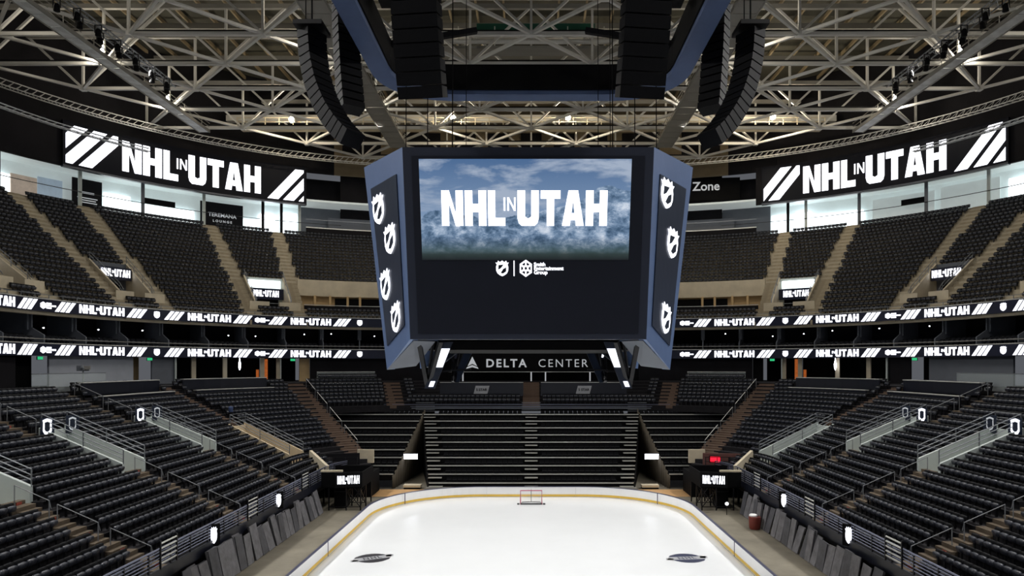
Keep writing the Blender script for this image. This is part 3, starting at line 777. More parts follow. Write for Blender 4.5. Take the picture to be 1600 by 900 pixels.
for sg in (-1, 1):
    for i, d in enumerate(UA):
        if i < 4:
            aisle(UP, UP.th(d, sg), 0 if i in (0, 3) else 0, UR*UN, 1.35, uz, UR, 'step', 'beige stair aisle in the %s upper bowl, %s from the outer edge' % (SD[sg], ORD[i]))
        UP_AISLES.append((UP.th(d, sg), 0, 40, .68))
def up_skip(st, r): return near_aisle(UP, st, r, UP_AISLES)
for k in range(UN):
    rr = [(max(a, -66), min(b, 66)) for a, b in up_ranges(k) if b > -66 and a < 66]
    fill_row(UP, UR*k+.52, UZ0+UZ*k, rr, up_skip, k, 'up')
# vomitories of the upper bowl
for sg, lo, hi in UVOM:
    side = SD[sg]; nm = {26.2: 'nearer', 52.6: 'farther', 4: 'edge'}[lo]
    w = empty('wall_upper_vomitory'); tag(w, 'beige walls of the %s vomitory in the %s upper bowl' % (nm, side), kind='structure')
    a, b = sorted((UP.th(lo, sg), UP.th(hi, sg))); m = (a+b)/2; Wv = (b-a)*(38/30)
    zf = UZ0+UZ*3
    sweep('landing', UP, a, b, rect(2.5, 8.6, zf-.3, zf), 'concrete', w)
    sweep('back_wall', UP, a, b, rect(8.4, 8.6, zf, uz(8.5)+.2), 'grey_wall' if lo != 52.6 else 'pale_wall', w)
    sweep('doorway', UP, a+.5, b-.5, rect(8.3, 8.4, zf, zf+2.1), 'black', w)
    for s0 in (a, b):
        P = [(2.6, zf), (8.6, zf), (8.6, uz(8.6)+.35), (2.6, uz(2.6)+.35)]
        f = lambda u, v, d, s0=s0: UP.P(s0, u, v, d)
        MB().prism(P, f, -.1, .1).build('side_wall', 'beige_wall', w)
    c = (a+b)/2
    sweep('front_wall', UP, a-.8, c-.55, rect(2.5, 2.65, zf-.35, zf+.75), 'beige_wall', w); sweep('front_wall', UP, c+.55, b+1.0, rect(2.5, 2.65, zf-.35, zf+.75), 'beige_wall', w)
    if lo == 52.6: sweep('light_strip', UP, a+.3, b-.3, rect(8.25, 8.4, uz(8.5)-1.15, uz(8.5)-.15), 'window_day', w)
    ro = empty('vomitory_railing'); tag(ro, 'steel handrails around the %s vomitory of the %s upper bowl' % (nm, side), 'railing', 'vomitory railings')
    for s0 in (a, b):
        mb = MB()
        for dz in (.75, 1.15): mb.tube([UP.P(s0, 2.6, uz(2.6)+dz-.3), UP.P(s0, 3.2, uz(3.2)+dz), UP.P(s0, 8.5, uz(8.5)+dz)], .035)
        for r in (3.2, 5, 6.8, 8.5): mb.bar(UP.P(s0, r, uz(r)+.2), UP.P(s0, r, uz(r)+1.15), .05)
        mb.build('side_rail', 'steel_rail', ro)
    mb = MB()
    for dz in (.45, .9): mb.tube([UP.P(c-1.4, 6.5, zf+dz), UP.P(c+1.2, 6.5, zf+dz)], .03)
    for t in (-1.4, -.1, 1.2): mb.bar(UP.P(c+t, 6.5, zf), UP.P(c+t, 6.5, zf+.95), .05)
    mb.build('guard_rail', 'steel_rail', ro)
    so = empty('vomitory_sign'); tag(so, 'white lit headline sign over the %s vomitory, %s upper bowl' % (nm, side), 'sign', 'lit signs over the upper vomitories')
    zs = uz(8.5)-(1.05 if lo != 52.6 else 2.0)
    hw = (b-a)/2-.15
    sweep('panel', UP, c-hw, c+hw, rect(7.0, 7.25, zs-.75, zs+.65), 'ribbon_face', so)
    f = lambda u, v, d, c=c: UP.P(c+u*30/37, 7.0-d, v)
    mb = MB(); headline(mb, f, -1.6, 1.6, zs-.42, zs+.42, 0, .05); mb.build('headline', 'led_white', so)
# end platform in front of the far upper seats
for sg in (-1, 1):
    a, b = sorted((UP.th(ENDTH, sg), sg*.2))
    w = empty('wall_end_platform'); tag(w, 'beige wall and open platform at the far end of the upper bowl, %s half' % SD[sg], kind='structure')
    sweep('platform', UP, a, b, rect(2.5, 8.6, UZ0+UZ*3-.3, UZ0+UZ*3-.1), 'concrete', w)
    sweep('upper_wall', UP, a, b, rect(8.3, 8.6, 21.6, uz(8.5)+.3), 'beige_wall', w); sweep('recess_wall', UP, a, b, rect(9.0, 9.2, 19, 21.7), 'tan_wall', w)
    a2, b2 = sorted((UP.th(70, sg), UP.th(82, sg))); sweep('dark_recess', UP, a2, b2, rect(8.7, 9.0, 19, 21.4), 'black', w)
    sweep('guard_rail', UP, a, b, rect(2.6, 2.68, UZ0+UZ*3+.55, UZ0+UZ*3+.63), 'aluminium', w); sweep('guard_panel', UP, a, b, rect(2.65, 2.7, UZ0+UZ*3, UZ0+UZ*3+.5), 'dark_wall', w)
    for d in (66, 69, 72.5, 75): ubox('post', 'tan_wall', UP.P(UP.th(d, sg), 8.4, 20.3), (.3, .3, 2.8), w, UP.rz(UP.th(d, sg)))
uvr = empty('front_railing'); tag(uvr, 'thin steel rail in front of the first upper bowl row', 'railing')
sweep('rail', UP, -72, 72, rect(.05, .1, 18.5, 18.55), 'steel_rail', uvr)
for i in range(-46, 47): ubox('post', 'steel_rail', UP.P(i*1.5, .08, 18.3), (.05, .05, .45), uvr, UP.rz(i*1.5))

# ------------------------------------------------------------------ top level: suites, fascia, big corner boards, outer walls
RT = UR*UN
top = empty('wall_top_suites'); tag(top, 'lit club rooms and windows behind the last row of the upper bowl', kind='structure')
ztop = uz(RT)-.25
sweep('room_floor', UP, -80, 80, rect(RT, 28, ztop-.4, ztop), 'concrete', top)
sweep('room_ceiling', UP, -80, 80, rect(21.6, 28, 37.6, 37.9), 'room_white_glow', top)
def tbay(d0, d1, m, sg, r=27.0, z0=ztop, z1=37.6, name='window'):
    a, b = sorted((UP.th(d0, sg), UP.th(d1, sg))); return sweep(name, UP, a, b, rect(r, r+.2, z0, z1), m, top)
for sg in (-1, 1): tbay(-10, 72, 'room_white_glow', sg, 27.6, name='back_wall')
L, R = -1, 1
for d0, d1, m, z0, z1 in ((24.5, 27.5, 'window_day', 33.4, 35.8), (27.6, 30.5, 'brick_view', 33, 36.0), (30.6, 33.4, 'sky_view', 34.0, 36.3), (30.6, 33.4, 'brick_view', 33, 33.9), (38.4, 41.7, 'window_day', 32.6, 35.9), (42.3, 50.2, 'window_day', 32.6, 35.2), (57.2, 59.0, 'window_day', 32.6, 35.0),
                          (59.8, 61.8, 'window_bright', 32.6, 36.0), (62.7, 65.3, 'window_day', 32.6, 36.6)): tbay(d0, d1, m, L, 27.0, z0, z1)
for d0, d1, m, z0, z1 in ((61.6, 64.3, 'window_day', 32.6, 36.2), (58.6, 60.8, 'window_bright', 32.6, 36.2), (50.9, 58.2, 'window_day', 32.6, 35.6), (41.4, 49.6, 'room_white_glow', 32.6, 36.8), (33.4, 40.6, 'room_white_glow', 32.6, 37.0), (27, 32.4, 'window_day', 33.5, 36.4), (45, 49, 'window_day', 32.6, 34.2)): tbay(d0, d1, m, R, 27.0, z0, z1)
for d0, d1, m, sg, z1 in ((34.3, 37.9, 'dark_wall', L, 37.0), (50.9, 57.0, 'dark_wall', L, 36.8), (65.4, 72, 'grey_wall', L, 37.6), (64.4, 72, 'grey_wall', R, 37.6)): tbay(d0, d1, m, sg, 26.3, ztop, z1, 'feature_wall')
for d, m, sg in ((33.7, 'pale_wall', L), (41.9, 'grey_wall', L), (50.5, 'pale_wall', L), (59.4, 'dark_wall', L), (62.3, 'dark_wall', L), (24.0, 'dark_wall', L), (65.2, 'pale_wall', L),
                 (61.2, 'dark_wall', R), (58.4, 'pale_wall', R), (50.4, 'grey_wall', R), (41.0, 'grey_wall', R), (32.9, 'pale_wall', R), (24.5, 'dark_wall', R)):
    tbay(d-.22, d+.22, m, sg, 22.6, ztop, 37.6, 'post')
tbay(43.0, 47.2, 'black', L, 25.5, 35.0, 35.8, 'hanging_screen'); tbay(41.8, 45.3, 'black', R, 25.5, 35.0, 35.8, 'hanging_screen')
for sg in (-1, 1): a, b = sorted((UP.th(-6, sg), UP.th(72, sg))); sweep('guard_rail', UP, a, b, rect(22.5, 22.57, 34.3, 34.38), 'black_metal', top)
for sg, d, txt, s in ((L, 54.0, 'TEREMANA', .78), (L, 54.0, 'L O U N G E', .5)):
    st = UP.th(d, sg); z = 34.9 if txt[0] == 'T' else (34.0 if txt[0] == 'L' else 34.8)
    text_mesh('wall_lettering', txt, s, Matrix.Translation(UP.P(st, 26.22, z)) @ Matrix.Rotation(UP.rz(st), 4, 'Z') @ RX, 'led_dim', top, .01, .02)
for k_, (w_, z_) in enumerate(((1.6, 35.2), (2.4, 34.5), (2.0, 34.2), (2.3, 33.9))):
    ubox('wall_mark', 'led_dim', UP.P(UP.th(36.1, L), 26.25, z_), (w_, .04, .12 if k_ else .22), top, UP.rz(UP.th(36.1, L)))
fas = empty('wall_fascia'); tag(fas, 'black fascia ring above the top club rooms', kind='structure')
for sg in (-1, 1):
    a, b = sorted((UP.th(-10, sg), UP.th(66.2, sg))); sweep('fascia', UP, a, b, rect(21.4, 21.8, 36.9, 42.6), 'dark_wall', fas); sweep('soffit', UP, a, b, rect(21.8, 29, 42.4, 42.6), 'dark_wall', fas)
    # far end recess beyond the corner boards
    a, b = sorted((UP.th(72, sg), 0)); sweep('end_recess_wall', UP, a, b, rect(25.5, 25.8, ztop, 44.5), 'dark_wall', fas)
    a, b = sorted((UP.th(66.2, sg), 0)); sweep('end_rail', UP, a, b, rect(22.3, 22.4, 33.6, 33.75), 'aluminium', fas); sweep('end_rail', UP, a, b, rect(22.3, 22.36, 34.9, 34.97), 'steel_rail', fas); sweep('end_front', UP, a, b, rect(22.3, 22.35, ztop, 33.6), 'dark_wall', fas)
    a, b = sorted((UP.th(70, sg), 0)); sweep('end_window_band', UP, a, b, rect(25.3, 25.4, 34.0, 36.0), 'grey_wall', fas)
ow = empty('wall_outer'); tag(ow, 'beige and dark outer wall under the roof', kind='structure')
sweep('upper_wall', UP, -84, -24, rect(23.5, 24, 42.6, 56), 'dark_wall', ow); sweep('upper_wall', UP, 24, 84, rect(23.5, 24, 42.6, 56), 'dark_wall', ow); sweep('end_wall', UP, -24, 24, rect(23.5, 24, 42.6, 56), 'attic_wall', ow)
sweep('lower_wall', UP, -84, 84, rect(29, 29.5, 32, 43), 'dark_wall', ow)
for i in range(-5, 6):
    st = i*5.4; sweep('arch_recess', UP, st-1.7, st+1.7, rect(23.38, 23.5, 46, 50.2), 'dark_wall', ow)
    sweep('louvre', UP, st+1.9, st+3.4, rect(23.4, 23.5, 50.6, 51.3), 'black', ow)
zs_ = empty('zone_sign'); tag(zs_, 'black sign reading Zone on the far wall right of the scoreboard', 'sign')
MB().box((29.0, 110.0, 40.9), (10.0, .3, 3.6), -.12).build('panel', 'black', zs_)
text_mesh('lettering', 'Fan Zone', 2.0, Matrix.Translation((26.9, 109.95, 41.3)) @ Matrix.Rotation(-.12, 4, 'Z') @ RX, 'silver_glow', zs_, .03, .03)
# big corner boards
for sg in (-1, 1):
    o = empty('corner_board'); tag(o, 'huge %s corner LED board reading NHL in UTAH between diagonal stripes' % SD[sg], 'LED board')
    th0, th1 = (30.7, 66.0) if sg < 0 else (65.2, 29.6)
    a, b = sorted((UP.th(th0, sg), UP.th(th1, sg)))
    sweep('display_face', UP, a, b, rect(20.9, 21.4, 36.9, 42.5), 'led_face', o)
    sweep('lower_trim', UP, a, b, rect(20.8, 21.4, 36.7, 36.95), 'board_inset', o)
    T = abs(th1-th0); Lg = math.radians(T)*51
    def f(u, v, d, sg=sg, th0=th0):
        th = th0+math.degrees(u/51)*(1 if sg < 0 else -1); return UP.P(UP.th(th, sg), 20.88-d, v)
    k = lambda th: math.radians(abs(th-th0))*51
    ta, tb = (k(38.4), k(59.0)) if sg < 0 else (k(58.5), k(37.3))
    mb = MB(); headline(mb, f, ta, tb, 37.75, 41.75, 0, .06); mb.build('headline', 'led_white', o)
    for lo, hi, x0 in ((.3, ta-.5, ta-9.6 if sg < 0 else ta-7.2), (tb+.5, Lg-.3, tb+.7)):
        mb = MB(); stripes(mb, f, x0, 37.25, 42.05, 1.55, 2.25, 3 if sg < 0 or lo > 1 else 2, 4.0, 0, .06, (lo, hi)); mb.build('stripe_group', 'led_white', o)

# ------------------------------------------------------------------ roof
roof = empty('ceiling'); tag(roof, 'dark ribbed roof deck high above the arena', kind='structure')
MB().box((0, 52, 56.2), (150, 150, .3)).build('roof_deck', 'roof_deck', roof)
for i in range(-20, 21): ubox('purlin', 'purlin', (i*3.33, 70, 55.6), (.22, 90, .45), roof)
for j in range(8): ubox('joist', 'steel_grey', (0, 40+9*j, 55.0), (130, .4, .7), roof)
fr = empty('ceiling_space_frame'); tag(fr, 'white steel space frame trusses under the roof', kind='structure')
ZB, ZT, DX, DY = 45.0, 51.2, 6.65, 6.6
def inside(x, y): 
    qx = max(abs(x)-14, 0); qy = max(y-56.9, 0); return math.hypot(qx, qy) < 53.5
lines = [60+DY*j for j in range(-2, 8)]
nodes = {}
for j, y in enumerate(lines):
    par = 0 if (j % 2 == 1) else 1
    for i in range(-9, 10):
        if (i+par) % 2 == 0 and inside(i*DX, y): nodes[(i, j)] = (i*DX, y)
for (i, j), (x, y) in nodes.items():
    if (i+2, j) in nodes: ubar('bottom_chord', 'steel_white', (x, y, ZB), (x+2*DX, y, ZB), .30, .36, fr)
    for di in (-1, 1):
        if (i+di, j+1) in nodes: ubar('lattice_brace', 'steel_white', (x, y, ZB), (x+di*DX, y+DY, ZB), .28, .28, fr)
        ubar('web_brace', 'steel_white', (x, y, ZB), (x+di*DX, y, ZT), .24, .24, fr)
    ubar('vertical_strut', 'steel_white', (x, y, ZB), (x, y, ZT), .24, .24, fr)
    ubox('node', 'steel_white', (x, y, ZB), (.62, .62, .5), fr)
for j, y in enumerate(lines):
    xs = [p[0] for (i, jj), p in nodes.items() if jj == j]
    if xs:
        ubar('top_chord', 'steel_grey', (min(xs)-DX, y, ZT), (max(xs)+DX, y, ZT), .4, .5, fr); ubar('chord_shadow_strip', 'black_metal', (min(xs), y+.25, ZB+.36), (max(xs), y+.25, ZB+.36), .1, .3, fr)  # black strip stands in for the shadow on top of the bottom chords
# catwalks
def catwalk(name, label, x, y0, y1, z, w, m):
    o = empty(name); tag(o, label, 'catwalk', 'roof catwalks')
    n = int((y1-y0)/2.2)
    for i in range(n): ubox('deck_panel', m, (x, y0+(i+.5)*(y1-y0)/n, z), (w, (y1-y0)/n-.12, .08), o)
    for s in (-1, 1):
        ubox('stringer', 'steel_grey', (x+s*w/2, (y0+y1)/2, z+.1), (.12, y1-y0, .4), o)
        for dz in (.7, 1.2): ubox('handrail', 'steel_grey', (x+s*w/2, (y0+y1)/2, z+dz), (.06, y1-y0, .06), o)
        for i in range(0, n+1, 2): ubox('post', 'steel_grey', (x+s*w/2, y0+i*(y1-y0)/n, z+.7), (.07, .07, 1.2), o)
    return o
for sg in (-1, 1):
    catwalk('roof_catwalk', 'pale grated catwalk along the outer %s side of the roof trusses' % SD[sg], sg*45.2, 46, 93, 44.4, 1.4, 'grate')
    catwalk('roof_catwalk', 'wide grey catwalk beside the scoreboard hoist on the %s side' % SD[sg], sg*19.6, 46, 100, 44.5, 2.4, 'steel_grey')
# crosswise walkway in front of the far wall
cwk = empty('far_walkway'); tag(cwk, 'lit crosswise walkway with railings along the far wall under the roof', 'catwalk')
ubox('deck', 'beige_wall', (0, 97, 46.3), (84, 2.0, .3), cwk)
for z in (46.9, 47.5): ubox('handrail', 'beige_wall', (0, 96.0, z), (84, .09, .09), cwk)
for i in range(43): ubox('post', 'beige_wall', (-42+2*i, 96.0, 46.9), (.1, .1, 1.3), cwk)
ubox('duct', 'steel_white', (0, 99.5, 48.6), (90, .9, .9), cwk)
md = empty('middle_walkway'); tag(md, 'white ducts and green panel on a crosswise walkway behind the speaker ring', 'catwalk')
ubox('deck', 'steel_grey', (0, 74.5, 47.0), (34, 1.8, .3), md); ubox('green_panel', 'green_sign', (0.5, 73.9, 49.3), (13, .1, .8), md)
for z in (47.6, 48.3): MB().tube([(-17, 73.6, z), (17, 73.6, z)], .28, 8).build('duct', 'steel_white', md)
for i in range(9): ubox('post', 'steel_white', (-16+4*i, 73.7, 48.2), (.12, .12, 2.2), md)
# curved lighting trusses
def arc_truss(label, r, z, th0, th1, sg, m, side=.45):
    o = empty('curved_truss'); tag(o, label, 'truss', 'curved lighting trusses'); a, b = sorted((UP.th(th0, sg), UP.th(th1, sg)))
    for dr, dz in ((0, 0), (side, 0), (side/2, side*.9)): sweep('chord', UP, a, b, rect(r+dr-.05, r+dr+.05, z+dz-.05, z+dz+.05), m, o)
    n = int((b-a)*(30+r)/30/.8); mb = MB()
    for i in range(n):
        s0, s1 = a+(b-a)*i/n, a+(b-a)*(i+1)/n
        mb.bar(UP.P(s0, r, z), UP.P(s1, r+side/2, z+side*.9), .04); mb.bar(UP.P(s0, r+side, z), UP.P(s1, r+side/2, z+side*.9), .04); mb.bar(UP.P(s0, r, z), UP.P(s1, r+side, z), .04)
    mb.build('lacing', m, o)
for sg in (-1, 1):
    arc_truss('curved truss hung along the top of the %s corner board' % SD[sg], 18, 43.3, 5, 80, sg, 'steel_white', .9)
    arc_truss('curved lighting truss crossing in front of the %s corner board' % SD[sg], 10, 37.9, -3, 37, sg, 'steel_rail')
# light trusses with rows of dark fixtures
NUM = ['one', 'two', 'three', 'four', 'five', 'six', 'seven', 'eight', 'nine', 'ten', 'eleven', 'twelve', 'thirteen', 'fourteen']
for sg in (-1, 1):
    o = empty('light_truss'); tag(o, 'straight truss carrying dark stage lights, %s side of the roof' % SD[sg], 'truss')
    for dx, dz in ((-.4, 0), (.4, 0), (0, .7)): ubar('chord', 'steel_rail', (sg*40.6+dx, 48, 43.6+dz), (sg*40.6+dx, 76, 43.6+dz), .1, .1, o)
    mb = MB()
    for i in range(28):
        y = 48+i
        mb.bar((sg*40.6-.4, y, 43.6), (sg*40.6, y+.5, 44.3), .05); mb.bar((sg*40.6+.4, y, 43.6), (sg*40.6, y+.5, 44.3), .05); mb.bar((sg*40.6-.4, y, 43.6), (sg*40.6+.4, y+1, 43.6), .05)
    mb.build('lacing', 'steel_rail', o)
    for i in range(13):
        y = 57.5+1.45*i; l = empty('stage_light'); tag(l, 'dark stage light, number %s from the camera end of the %s light truss' % (NUM[i], SD[sg]), 'stage light', 'stage lights on the roof trusses')
        x = sg*(40.6-.75*(i % 2)); MB().lathe((x, y, 42.75), [(.14, -.35), (.26, -.3), (.24, .1), (.16, .35)], 10).build('housing', 'black', l)
        MB().box((x-.3, y, 43.1), (.06, .12, .7)).box((x+.3, y, 43.1), (.06, .12, .7)).box((x, y, 43.45), (.66, .12, .06)).build('yoke', 'black_metal', l)
# bright work lamps along the far walkway
for i, (x, y, z, nm) in enumerate(((-33.8, 95, 46.9, 'far left'), (-11.0, 95, 47.1, 'left of the middle'), (5.2, 95, 47.2, 'right of the middle'), (28.4, 95, 47.1, 'beside the right speaker array'), (34.1, 95, 47.3, 'far right'))):
    o = empty('work_lamp'); tag(o, 'glaring round work lamp on the far walkway, %s' % nm, 'lamp', 'work lamps on the far walkway')
    MB().lathe((x, y, z), [(.12, -.5), (.42, -.35), (.45, 0), (.2, .5)], 12).build('reflector', 'steel_white', o); MB().lathe((x, y-.25, z-.1), [(.1, -.28), (.34, -.2), (.38, .05), (.2, .3)], 12).build('bulb', 'lamp_glow', o)
    d = bpy.data.lights.new('work_lamp_light', 'POINT'); d.energy = 1300; d.color = (1, .85, .62); d.shadow_soft_size = .4; lo = bpy.data.objects.new('work_lamp_light', d); COL.objects.link(lo); lo.location = (x, y-.9, z-.6)
for sg in (-1, 1):  # fill lamps added on the catwalks to brighten roof and trusses
    for x, y, nm in ((46.6, 60, 'nearest on the outer catwalk'), (46.6, 73, 'middle of the outer catwalk'), (46.6, 86, 'far end of the outer catwalk'), (21.2, 68, 'near half of the inner catwalk'), (21.2, 84, 'far half of the inner catwalk')):
        o = empty('roof_fill_lamp'); tag(o, 'small warm fill lamp added to brighten the trusses, %s, %s side of the roof' % (nm, SD[sg]), 'lamp', 'added roof fill lamps')
        MB().lathe((sg*x, y, 46.4), [(.05, -.2), (.16, -.1), (.17, .05), (.06, .2)], 10).build('bulb', 'tube_glow', o); MB().bar((sg*x, y, 44.5), (sg*x, y, 46.2), .06).build('bracket', 'steel_grey', o)
        d = bpy.data.lights.new('roof_fill_light', 'POINT'); d.energy = 1100 if x > 40 else 800; d.color = (1, .90, .74); d.shadow_soft_size = .3; lo = bpy.data.objects.new('roof_fill_light', d); COL.objects.link(lo); lo.location = (sg*(x+.1), y-.5, 46.0)
# ------------------------------------------------------------------ centre scoreboard
CYS = 31.4; ZTOP, ZBOT = 20.2, 13.15
sb = empty('scoreboard', (0, CYS, ZBOT)); sb.location = (0, 0, 0); tag(sb, 'large dark centre-hung scoreboard with a lit mountain picture above the ice', 'scoreboard')
def octo(half, chx, chy, bottom=False):
    pass
MT, MBt = 4.63, 4.40           # half width of the main faces at top and bottom
FT, FB = CYS-24.7, CYS-25.05   # distance of the main faces from the centre
CT, CB = 6.67, 5.75            # outer x of corner panels at top and bottom
CYT, CYB = CYS-27.25, CYS-27.3
rot = [Matrix.Rotation(i*PI/2, 4, 'Z') for i in range(4)]
def S(i, x, y, z): 
    p = rot[i] @ Vector((x, -y, z)); return Vector((p.x-.11, p.y+CYS, z))
def slab(fn, u0, u1, v0, v1, d0, d1): return MB().prism(q(u0, v0, u1, v1), fn, d0, d1)
core = MB()
core.box((0, CYS, (ZTOP+ZBOT)/2), (8.0, 8.0, ZTOP-ZBOT-.3)); core.build('core', 'black', sb)
pic = bpy.data.materials.new('mountain_picture'); pic.use_nodes = True; MATS['mountain_picture'] = pic
def face_fn(i):
    def f(u, v, d):   # u -1..1 across, v 0..1 bottom to top
        k = 1.0 if i in (0, 2) else .85; dy = 0 if i in (0, 2) else .55
        hw = (MBt+(MT-MBt)*v)*k; y = FB+(FT-FB)*v-dy; z = ZBOT+(ZTOP-ZBOT)*v
        return S(i, u*hw, y+d, z)
    return f
def patch(g, p0, p1, t0, t1, d0, d1, n=5, m=8, mi=0):
    mb = MB(); vs = []; fs = []
    for d in (d0, d1):
        for a in range(n+1):
            for b_ in range(m+1): vs.append(g(p0+(p1-p0)*a/n, t0+(t1-t0)*b_/m, d))
    K = (n+1)*(m+1); ix = lambda a, b_, k: k*K+a*(m+1)+b_
    for a in range(n):
        for b_ in range(m):
            for k in (0, 1): fs.append((ix(a, b_, k), ix(a+1, b_, k), ix(a+1, b_+1, k), ix(a, b_+1, k)))
    for a in range(n):
        for b_ in (0, m): fs.append((ix(a, b_, 0), ix(a+1, b_, 0), ix(a+1, b_, 1), ix(a, b_, 1)))
    for b_ in range(m):
        for a in (0, n): fs.append((ix(a, b_, 0), ix(a, b_+1, 0), ix(a, b_+1, 1), ix(a, b_, 1)))
    return mb.add(vs, fs)
for i in range(4):
    f = face_fn(i)
    MB().prism(q(-1, 0, 1, 1), f, -.45, 0).build('front_frame' if i == 0 else 'side_frame', 'board_frame', sb)
    MB().prism(q(-.93, .03, .93, .955), f, 0, .02).build('display_black', 'black_screen' if 'black_screen' in MATS else 'navy_panel', sb)
    if i in (1, 3): continue
    # corner panel between face i and the next one (clockwise to the left of the face)
    top_n, bot_n = S(i, -MT, FT, ZTOP), S(i, -MBt, FB, ZBOT)
    top_f, bot_f = S(i, -CT, CYT, ZTOP), S(i, -CB, CYB, 12.0)
    top_g, bot_g = S(i, -CYT, CT, ZTOP), S(i, -CYB, CB, 12.0)
    def g(p, t, d, A=top_n, B=bot_n, C=top_f, D=bot_f):
        a = A.lerp(B, t); c = C.lerp(D, t); n = (C-A).cross(B-A).normalized()
        o = a.lerp(c, p); cen = Vector((0, CYS, o.z)); n = n if n.dot(o-cen) > 0 else -n
        return o+n*d
    patch(g, 0, 1, 0, 1, -.35, 0).build('corner_panel', 'board_blue', sb)
    patch(g, .16, .86, .12, .90, -.1, .04).build('corner_display', 'board_inset', sb)
    lst = ((.68, .24), (.42, .42), (.68, .62), (.42, .82))
    for p, t in lst:
        mb = MB(); h = lambda u, v, d, p=p, t=t, g=g: g(p-u, t-v, d+.06)
        shield(mb, h, 0, 0, .34, .15, 0, 1, .02); mb.build('shield_mark', ['led_white', 'board_inset'], sb)
    # second corner panel of the same corner is drawn by the neighbouring face
    def g2(p, t, d, A=S(i, MT, FT, ZTOP), B=S(i, MBt, FB, ZBOT), C=S(i, CT, CYT, ZTOP), D=S(i, CB, CYB, 12.0)):
        a = A.lerp(B, t); c = C.lerp(D, t); n = (C-A).cross(B-A).normalized(); o = a.lerp(c, p); cen = Vector((0, CYS, o.z)); n = n if n.dot(o-cen) > 0 else -n
        return o+n*d
    patch(g2, 0, 1, 0, 1, -.35, 0).build('corner_panel', 'board_blue', sb)
    patch(g2, .16, .86, .12, .90, -.1, .04).build('corner_display', 'board_inset', sb)
    for p, t in ((.34, .20), (.60, .42), (.60, .80)):
        mb = MB(); h = lambda u, v, d, p=p, t=t, g2=g2: g2(p+u, t-v, d+.06)
        shield(mb, h, 0, 0, .34, .15, 0, 1, .02); mb.build('shield_mark', ['led_white', 'board_inset'], sb)
# picture, headline and small marks on the front (and repeated on the back and sides)
for i in range(4):
    f = face_fn(i); f3 = lambda u, v, d, f=f: f(u, v, d+.02)
    me_o = MB().prism(q(-.872, .415, .825, .938), f3, 0, .02).build('picture', 'mountain_picture', sb)
    uvl = me_o.data.uv_layers.new(name='UVMap')
    inv = rot[i].inverted()
    for lp in me_o.data.loops:
        c = me_o.data.vertices[lp.vertex_index].co; l = inv @ Vector((c.x+.11, c.y-CYS, c.z)); v = (c.z-ZBOT)/(ZTOP-ZBOT); hw = (MBt+(MT-MBt)*v)*(1 if i in (0, 2) else .85)
        uvl.data[lp.index].uv = ((l.x/hw+.872)/1.697, (v-.415)/.523)
    f4 = lambda u, v, d, f=f: f(u, v, d+.045)
    mb = MB(); headline(mb, f4, -.70, .655, .592, .775, 0, .03); mb.build('headline', 'led_white', sb)
    mb = MB(); shield(mb, f3, -.215, .372, .11, .082, 0, 1, .02); mb.build('shield_mark', ['led_white', 'navy_panel'], sb)
    MB().prism(q(-.121, .332, -.113, .412), f3, 0, .02).build('divider', 'led_white', sb)
    mb = MB()
    for rr0, rr1 in ((1.0, .78), (.45, .2)):
        hx = [(math.sin(PI/3*k), math.cos(PI/3*k)) for k in range(6)]
        for k in range(6):
            a, b = hx[k], hx[(k+1) % 6]; mb.prism([(-.02+x*.058*r_, .372+y*.045*r_) for (x, y), r_ in ((a, rr0), (b, rr0), (b, rr1), (a, rr1))], f3, 0, .02)
    for k in range(6):
        a = hx[k]; mb.prism([(-.02+a[0]*.02-a[1]*.006, .372+a[1]*.016+a[0]*.005), (-.02+a[0]*.05-a[1]*.006, .372+a[1]*.038+a[0]*.005), (-.02+a[0]*.05+a[1]*.006, .372+a[1]*.038-a[0]*.005), (-.02+a[0]*.02+a[1]*.006, .372+a[1]*.016-a[0]*.005)], f3, 0, .02)
    mb.build('sponsor_mark', 'led_white', sb)
    for k, tx in enumerate(('Smith', 'Entertainment', 'Group')):
        p = f(.046, .392-.021*k, .03); M = Matrix.Translation(p) @ Matrix.Rotation(i*PI/2, 4, 'Z') @ RX
        text_mesh('sponsor_lettering', tx, .19, M, 'led_white', sb, .006, .005, 1, 'LEFT')
